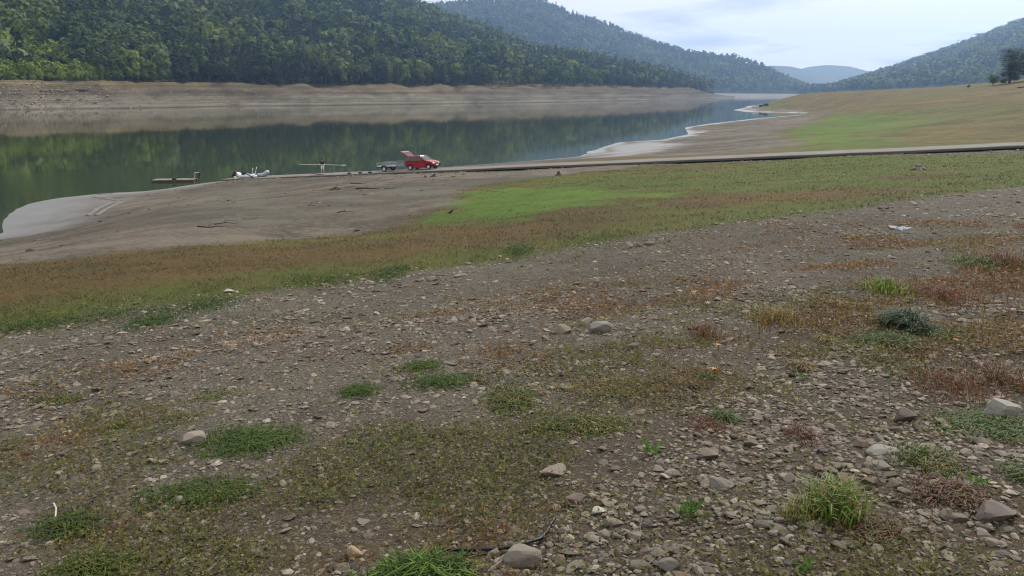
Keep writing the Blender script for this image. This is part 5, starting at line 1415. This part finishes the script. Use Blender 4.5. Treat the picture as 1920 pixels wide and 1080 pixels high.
T('weed_clump', 1330, 800, 110, 50, 0.05, 500, RD, 'low reddish weed carpet beside the pebbles', w=0.005, cat='weeds')
T('weed_clump', 1780, 930, 170, 60, 0.09, 600, RD + [OLIVE], 'dark purplish weeds at the lower right', w=0.005, cat='weeds')
T('weed_clump', 1650, 1000, 180, 60, 0.06, 700, [BRN, OLIVE, REDB], 'brown weeds below the tall grass clump', w=0.005, cat='weeds')
T('grass_patch', 1358, 783, 50, 26, 0.08, 260, GR, 'small green tuft in the reddish weeds', w=0.005)
T('grass_patch', 1322, 708, 38, 12, 0.07, 220, GR, 'tiny bright green tuft on the right of centre', w=0.006)
T('grass_patch', 215, 803, 60, 16, 0.06, 220, GR, 'small grass tuft at the left, below the track')
T('grass_patch', 400, 745, 100, 26, 0.05, 400, MX, 'faded grass patch on the left slope')
T('grass_patch', 110, 750, 110, 24, 0.06, 400, MX, 'faded grass patch near the left edge')
T('grass_patch', 1940, 900, 90, 40, 0.12, 300, GR, 'green tuft at the right edge of the picture')
# green tufts along the edge of the meadow
for i, (px, py, w_, lab) in enumerate(((230, 590, 300, 'dark green grass belt left, lower end'), (60, 612, 240, 'dark green grass belt at the left edge'), (390, 572, 150, 'dark green grass belt beside the pale stone'), (600, 525, 170, 'green grass fringe left of the flat stones'),
                             (730, 513, 70, 'green tuft pair above the flat stones'), (970, 470, 70, 'rounded green tuft on the meadow edge'), (1120, 448, 170, 'green fringe left of the edge stones'), (285, 605, 100, 'isolated green tuft below the left belt'))):
    T('grass_patch', px, py, w_, 34, 0.06, 900, [GREEN, GREEN_D, lin(62, 88, 40)], lab, w=0.010, lean=(0.3, 1.2), ragged=0.5)
# small leafy plants
M_PLANT = attr_mat('plant_leaves', 0.55, 0.3, 0.15, 20.0, 0.0, transl=0.3, source='object')
def plant(px, py, wpx, n, label, col=lin(78, 112, 40)):
    c = gp(px, py); d = float(np.linalg.norm(c - [0, 0, EYE])); rr = wpx / FPX * d / 2; rg = random.Random(int(px))
    e = empty('leafy_plant', c)
    lf = MB()
    lf.add([(0, 0, 0), (0.35, 0.13, 0.10), (0.75, 0.14, 0.14), (1.0, 0, 0.04), (0.75, -0.14, 0.14), (0.35, -0.13, 0.10), (0.5, 0, 0.06)], [(0, 6, 1), (1, 6, 2), (2, 6, 3), (3, 6, 4), (4, 6, 5), (5, 6, 0)])
    base_o = lf.build('leaf', M_PLANT, e)
    for i in range(n):
        o = base_o if i == 0 else link(bpy.data.objects.new('leaf', base_o.data), e)
        s = rr * rg.uniform(0.35, 0.8); o.scale = (s, s, s); o.location = (rg.uniform(-0.6, 0.6) * rr, rg.uniform(-0.6, 0.6) * rr, rg.uniform(0.0, 0.4) * rr)
        o.rotation_euler = (rg.uniform(-0.3, 0.3), -rg.uniform(0.1, 0.9), rg.uniform(0, 6.28)); k = rg.uniform(0.75, 1.25); o.color = (*(col * k), 1)
    return tag(e, label, 'plant')
plant(1226, 852, 52, 26, 'small bright green leafy plant left of the dark stone')
plant(1288, 965, 66, 30, 'leafy green plant among pebbles left of the tall grass')
plant(1390, 822, 24, 12, 'tiny yellow-green plant among reddish weeds', lin(120, 140, 48))
plant(1437, 868, 24, 12, 'tiny bright plant right of the dark stone')
plant(1840, 915, 44, 18, 'leafy plant at the lower right beside brown stone')
plant(1106, 1072, 24, 8, 'single fresh seedling at the bottom edge', lin(100, 138, 44))
plant(918, 972, 22, 8, 'small yellow-green seedling in the olive weeds', lin(104, 130, 44))
plant(1508, 1070, 50, 20, 'low green plant at the bottom edge right of centre')
plant(1500, 712, 30, 12, 'tiny light green plant above the pebbles')
plant(1322, 648, 26, 12, 'small green plant at the foot of thin red weeds')
plant(185, 910, 18, 10, 'yellowish seedling by the dark stone at left', lin(150, 150, 50))
# yellow flowers
for px, py, lab in ((1346, 664, 'yellow flower right of the stone pile'), (1790, 655, 'yellow flower in the weeds at right'), (1338, 711, 'yellow flower beside the tiny green tuft')):
    c = gp(px, py); e = empty('flower', c); e.scale = (0.7, 0.7, 0.8)
    st = MB(); st.tube([(0, 0, 0), (0.005, 0, 0.05), (0, 0, 0.09)], 0.0025, 5); st.build('stem', simple_mat('stem_green', (70, 92, 40), 0.7), e)
    mp_ = simple_mat('yellow_petal', (214, 150, 24), 0.6)
    for i in range(8):
        a = 2 * math.pi * i / 8; b = MB(); b.loft([[(0.004 * math.cos(a), 0.004 * math.sin(a), 0.09), (0.016 * math.cos(a - 0.3), 0.016 * math.sin(a - 0.3), 0.094), (0.026 * math.cos(a), 0.026 * math.sin(a), 0.097), (0.016 * math.cos(a + 0.3), 0.016 * math.sin(a + 0.3), 0.094)], [(0.004 * math.cos(a), 0.004 * math.sin(a), 0.092), (0.016 * math.cos(a - 0.3), 0.016 * math.sin(a - 0.3), 0.096), (0.026 * math.cos(a), 0.026 * math.sin(a), 0.099), (0.016 * math.cos(a + 0.3), 0.016 * math.sin(a + 0.3), 0.096)]]); b.build('petal', mp_, e)
    tag(e, lab, 'flower')

# ------------------------------------------------------------------ small things lying about
def drape(pts, lift=0.0, n=6):
    out = []
    G_ = [gp(*p) for p in pts]
    for a, b in zip(G_[:-1], G_[1:]):
        for i in range(n):
            q = a + (b - a) * i / n; out.append((q[0], q[1], float(hgt(q[0], q[1])[0]) + lift))
    q = G_[-1]; out.append((q[0], q[1], float(hgt(q[0], q[1])[0]) + lift))
    return out
M_CABLE = simple_mat('black_cable', (26, 26, 28), 0.5, var=0.2)
m_ = MB(); m_.tube(drape([(816, 1035), (870, 1038), (935, 1036), (985, 1026), (1013, 1017), (1026, 1003), (1032, 990), (1040, 978)], 0.018), 0.0075, 8)
o = m_.build('cable', M_CABLE, smooth=True); tag(o, 'black cable curling behind the brick-shaped stone', 'cable')
m_ = MB(); pts = drape([(100, 992), (105, 976), (107, 963), (103, 957)], 0.0); m_.tube([(p[0], p[1], p[2] + 0.03 * i / len(pts) + 0.01) for i, p in enumerate(pts)], 0.004, 6)
o = m_.build('twig', simple_mat('bleached_twig', (176, 166, 150), 0.8)); tag(o, 'bleached curved twig at the lower left', 'twig')
m_ = MB(); m_.tube(drape([(295, 1062), (318, 1045), (330, 1033)], 0.015), 0.006, 6); o = m_.build('twig', M_WOOD_DARK); tag(o, 'dark twig near the bottom left', 'twig')
m_ = MB(); m_.tube(drape([(915, 1080), (945, 1058)], 0.02), 0.004, 6); o = m_.build('twig', M_WOOD_GREY); tag(o, 'thin twig leaning on the brick-shaped stone', 'twig')
# puddle
P0 = gp(1697, 429)
m_ = MB(); ring = []
for i in range(28):
    a = 2 * math.pi * i / 28; k = 1 + 0.25 * math.sin(3 * a + 1) + 0.12 * math.sin(7 * a); q = (P0[0] + 0.20 * k * math.cos(a), P0[1] + 0.26 * k * math.sin(a)); ring.append((*q, P0[2] + 0.006))
m_.add(ring, [tuple(range(28))])
mpd, tt_ = new_mat('puddle_water'); principled(tt_, lin(70, 66, 60), 0.12, 0, 0.6)
o = m_.build('puddle', mpd); tag(o, 'small shining puddle in the wheel rut of the track', 'puddle')
# crow on the bright grass
c = gp(845, 404); e = empty('bird', c, R(20)); e.scale = (0.45,) * 3
M_BIRD = simple_mat('black_feathers', (18, 18, 22), 0.5, var=0.2)
b = MB(); b.tube([(-0.16, 0, 0.17), (-0.08, 0, 0.20), (0.0, 0, 0.23), (0.08, 0, 0.28), (0.12, 0, 0.34), (0.15, 0, 0.37), (0.19, 0, 0.365)], [0.025, 0.06, 0.075, 0.065, 0.045, 0.042, 0.012], 10); body_ = b.build('body', M_BIRD, e, smooth=True)
b = MB(); b.tube([(0.18, 0, 0.365), (0.24, 0, 0.35)], [0.014, 0.003], 6); b.build('beak', M_BLACK, e)
b = MB(); b.loft([[(-0.12, -0.03, 0.18), (-0.12, 0.03, 0.18), (-0.12, 0.03, 0.20), (-0.12, -0.03, 0.20)], [(-0.34, -0.05, 0.11), (-0.34, 0.05, 0.11), (-0.34, 0.05, 0.12), (-0.34, -0.05, 0.12)]]); b.build('tail', M_BIRD, e)
for sy in (-1, 1):
    b = MB(); b.loft([[(0.06, sy * 0.07, 0.27), (0.02, sy * 0.085, 0.20), (0.02, sy * 0.07, 0.20)], [(-0.20, sy * 0.04, 0.19), (-0.14, sy * 0.06, 0.15), (-0.14, sy * 0.045, 0.15)]]); b.build('wing', M_BIRD, e)
    b = MB(); b.tube([(0.0, sy * 0.03, 0.17), (0.01, sy * 0.035, 0.08), (0.0, sy * 0.035, 0.0), (0.05, sy * 0.035, 0.0)], 0.008, 6); b.build('leg', M_BIRD, e)
tag(e, 'small black bird standing on the bright green grass', 'bird')
# stumps with roots
def stump(px, py, wpx, hpx, label, col=M_WOOD_DARK, seed=0):
    c = gp(px, py); d = float(np.linalg.norm(c)); w = wpx / FPX * d; h = hpx / FPX * d; rg = random.Random(seed)
    e = empty('stump', c)
    b = MB(); b.loft([[(rr * w * (1 + 0.25 * math.sin(3 * a + seed) + rg.uniform(-0.1, 0.1)) * math.cos(a), rr * w * (1 + 0.2 * math.sin(2 * a)) * math.sin(a), z * h) for a in [2 * math.pi * i / 14 for i in range(14)]] for rr, z in ((0.5, -0.1), (0.32, 0.25), (0.20, 0.6), (0.17, 0.95), (0.08, 1.0))]); b.build('bole', col, e)
    for i in range(6):
        a = i * 1.05 + rg.uniform(-0.3, 0.3); l = w * rg.uniform(0.45, 0.8)
        b = MB(); b.tube([(0.1 * w * math.cos(a), 0.1 * w * math.sin(a), h * 0.45), (0.6 * l * math.cos(a), 0.6 * l * math.sin(a), h * rg.uniform(0.1, 0.3)), (l * math.cos(a), l * math.sin(a), -0.02)], [0.09 * w, 0.06 * w, 0.02 * w], 7); b.build('root', col, e, smooth=True)
    return tag(e, label, 'stump')
stump(1722, 319, 28, 10, 'brown root stump on the meadow right of centre', M_WOOD_GREY, 1)
stump(1047, 329, 13, 8, 'dark root stump below the ramp right of the car', M_WOOD_DARK, 2)
stump(814, 332, 12, 6, 'dark stump just below the red car', M_WOOD_DARK, 3)
stump(798, 333, 8, 4, 'small dark stump left of the one below the car', M_WOOD_DARK, 4)
stump(630, 356, 18, 6, 'weathered stump at the left end of the driftwood', M_WOOD_DARK, 5)
# driftwood on the mud
rgd = random.Random(4)
def driftwood(px, py, lpx, ang_, label, mat, r=0.05):
    c = gp(px, py); d = float(np.linalg.norm(c)); L_ = lpx / FPX * d
    r = r * 0.42; b = MB(); n = 5; pts = [(-L_ / 2 + L_ * i / n, rgd.uniform(-0.04, 0.04) * L_, 0.05 + rgd.uniform(0, 0.05)) for i in range(n + 1)]
    b.tube(pts, [r * (1 - 0.6 * i / n) for i in range(n + 1)], 7)
    p = Vector(pts[2]); b.tube([p, p + Vector((0.12 * L_, 0.16 * L_, 0.10))], [r * 0.5, r * 0.2], 6)
    o = b.build('driftwood', mat, smooth=True); o.location = (c[0], c[1], float(hgt(c[0], c[1])[0])); o.rotation_euler = (0, 0, ang_)
    return tag(o, label, 'driftwood', 'driftwood on the mud')
for px, py, l, a, lab, mt, r in ((660, 352, 26, 0.1, 'pale driftwood branch below the ramp, leftmost', M_WOOD_GREY, 0.09), (690, 356, 44, -0.05, 'long dark driftwood log below the ramp', M_WOOD_DARK, 0.12), (735, 355, 28, 0.15, 'grey driftwood branch right of the long dark log', M_WOOD_GREY, 0.08),
                            (640, 349, 20, 0.4, 'short pale driftwood piece near the weathered stump', M_WOOD_GREY, 0.10), (672, 346, 30, -0.2, 'dark driftwood above the pale branch', M_WOOD_DARK, 0.10),
                            (395, 430, 44, 0.15, 'dark driftwood heap on the mud at left', M_WOOD_DARK, 0.06), (425, 424, 40, 0.3, 'dark stick right of the heap on the mud', M_WOOD_DARK, 0.04), (450, 418, 50, 0.45, 'pale stick on the mud left of the meadow', M_WOOD_GREY, 0.03), (478, 412, 40, 0.35, 'thin grey stick at the upper end of the debris line', M_WOOD_GREY, 0.03),
                            (585, 389, 14, 0.0, 'short dark stick on the mud below the pole bearer', M_WOOD_DARK, 0.04), (205, 409, 10, 0.0, 'small dark clod at the end of the wheel ruts', M_WOOD_DARK, 0.05), (40, 494, 24, 0.1, 'pale stick on the mud at the left edge', M_WOOD_GREY, 0.02),
                            (648, 402, 30, 0.1, 'dark twiggy driftwood on the mud beside the meadow', M_WOOD_DARK, 0.05)):
    driftwood(px, py, l, a, lab, mt, r)
# wheel ruts pressed into the wet mud
M_RUT = simple_mat('pale_rut_mud', (106, 101, 94), 0.7, spec=0.3, var=0.25, scale=3, bmp=0.5)
for pts, lab in (([(165, 404), (185, 390), (212, 379), (225, 377)], 'pale wheel rut in the mud, lower left one'), ([(182, 404), (200, 392), (220, 382), (230, 379)], 'pale wheel rut in the mud, lower right one'), ([(225, 377), (200, 373), (175, 370)], 'pale wheel rut turning towards the lake'), ([(176, 370), (182, 365), (210, 364)], 'short pale rut beside the water')):
    L_ = drape(pts, 0.03, 5); b = MB(); rows = []
    for i, p in enumerate(L_):
        a = Vector(L_[max(i - 1, 0)]); c_ = Vector(L_[min(i + 1, len(L_) - 1)]); s_ = (c_ - a).cross(Vector((0, 0, 1))).normalized()
        p = Vector(p); w_ = 0.15 + 0.05 * rgd.uniform(-1, 1)
        rows.append([p - s_ * w_ + Vector((0, 0, -0.04)), p - s_ * w_ * 0.6 + Vector((0, 0, 0.05)), p + Vector((0, 0, -0.01)), p + s_ * w_ * 0.6 + Vector((0, 0, 0.05)), p + s_ * w_ + Vector((0, 0, -0.04))])
    b.loft(rows, cap=False, close=False); o = b.build('wheel_rut', M_RUT, smooth=True); tag(o, lab, 'wheel rut', kind='structure')
# dark beam lying on the ridge
c = gp(1914, 165); m_ = MB(); m_.box((1.0, 0, 0.2), (4.5, 0.4, 0.35)); o = m_.build('log', M_WOOD_DARK, None, bevel=0.06); o.location = (c[0], c[1], float(hgt(c[0], c[1])[0])); o.rotation_euler = (0, -0.05, 0.15)
tag(o, 'dark log lying on the meadow at the right edge', 'log')

# ------------------------------------------------------------------ haze
hz, t = new_mat('haze_air')
pv = N(t, 'ShaderNodeVolumePrincipled'); ou = N(t, 'ShaderNodeOutputMaterial')
pv.inputs['Color'].default_value = (0.40, 0.62, 1.0, 1)
pv.inputs['Density'].default_value = 0.00014
pv.inputs['Anisotropy'].default_value = 0.6
t.links.new(pv.outputs[0], ou.inputs['Volume'])
m_ = MB(); m_.box((0, 3000, 225), (11000, 6600, 490))
haze = m_.build('haze', hz)
tag(haze, 'thin blue haze filling the valley air', 'haze', kind='stuff')
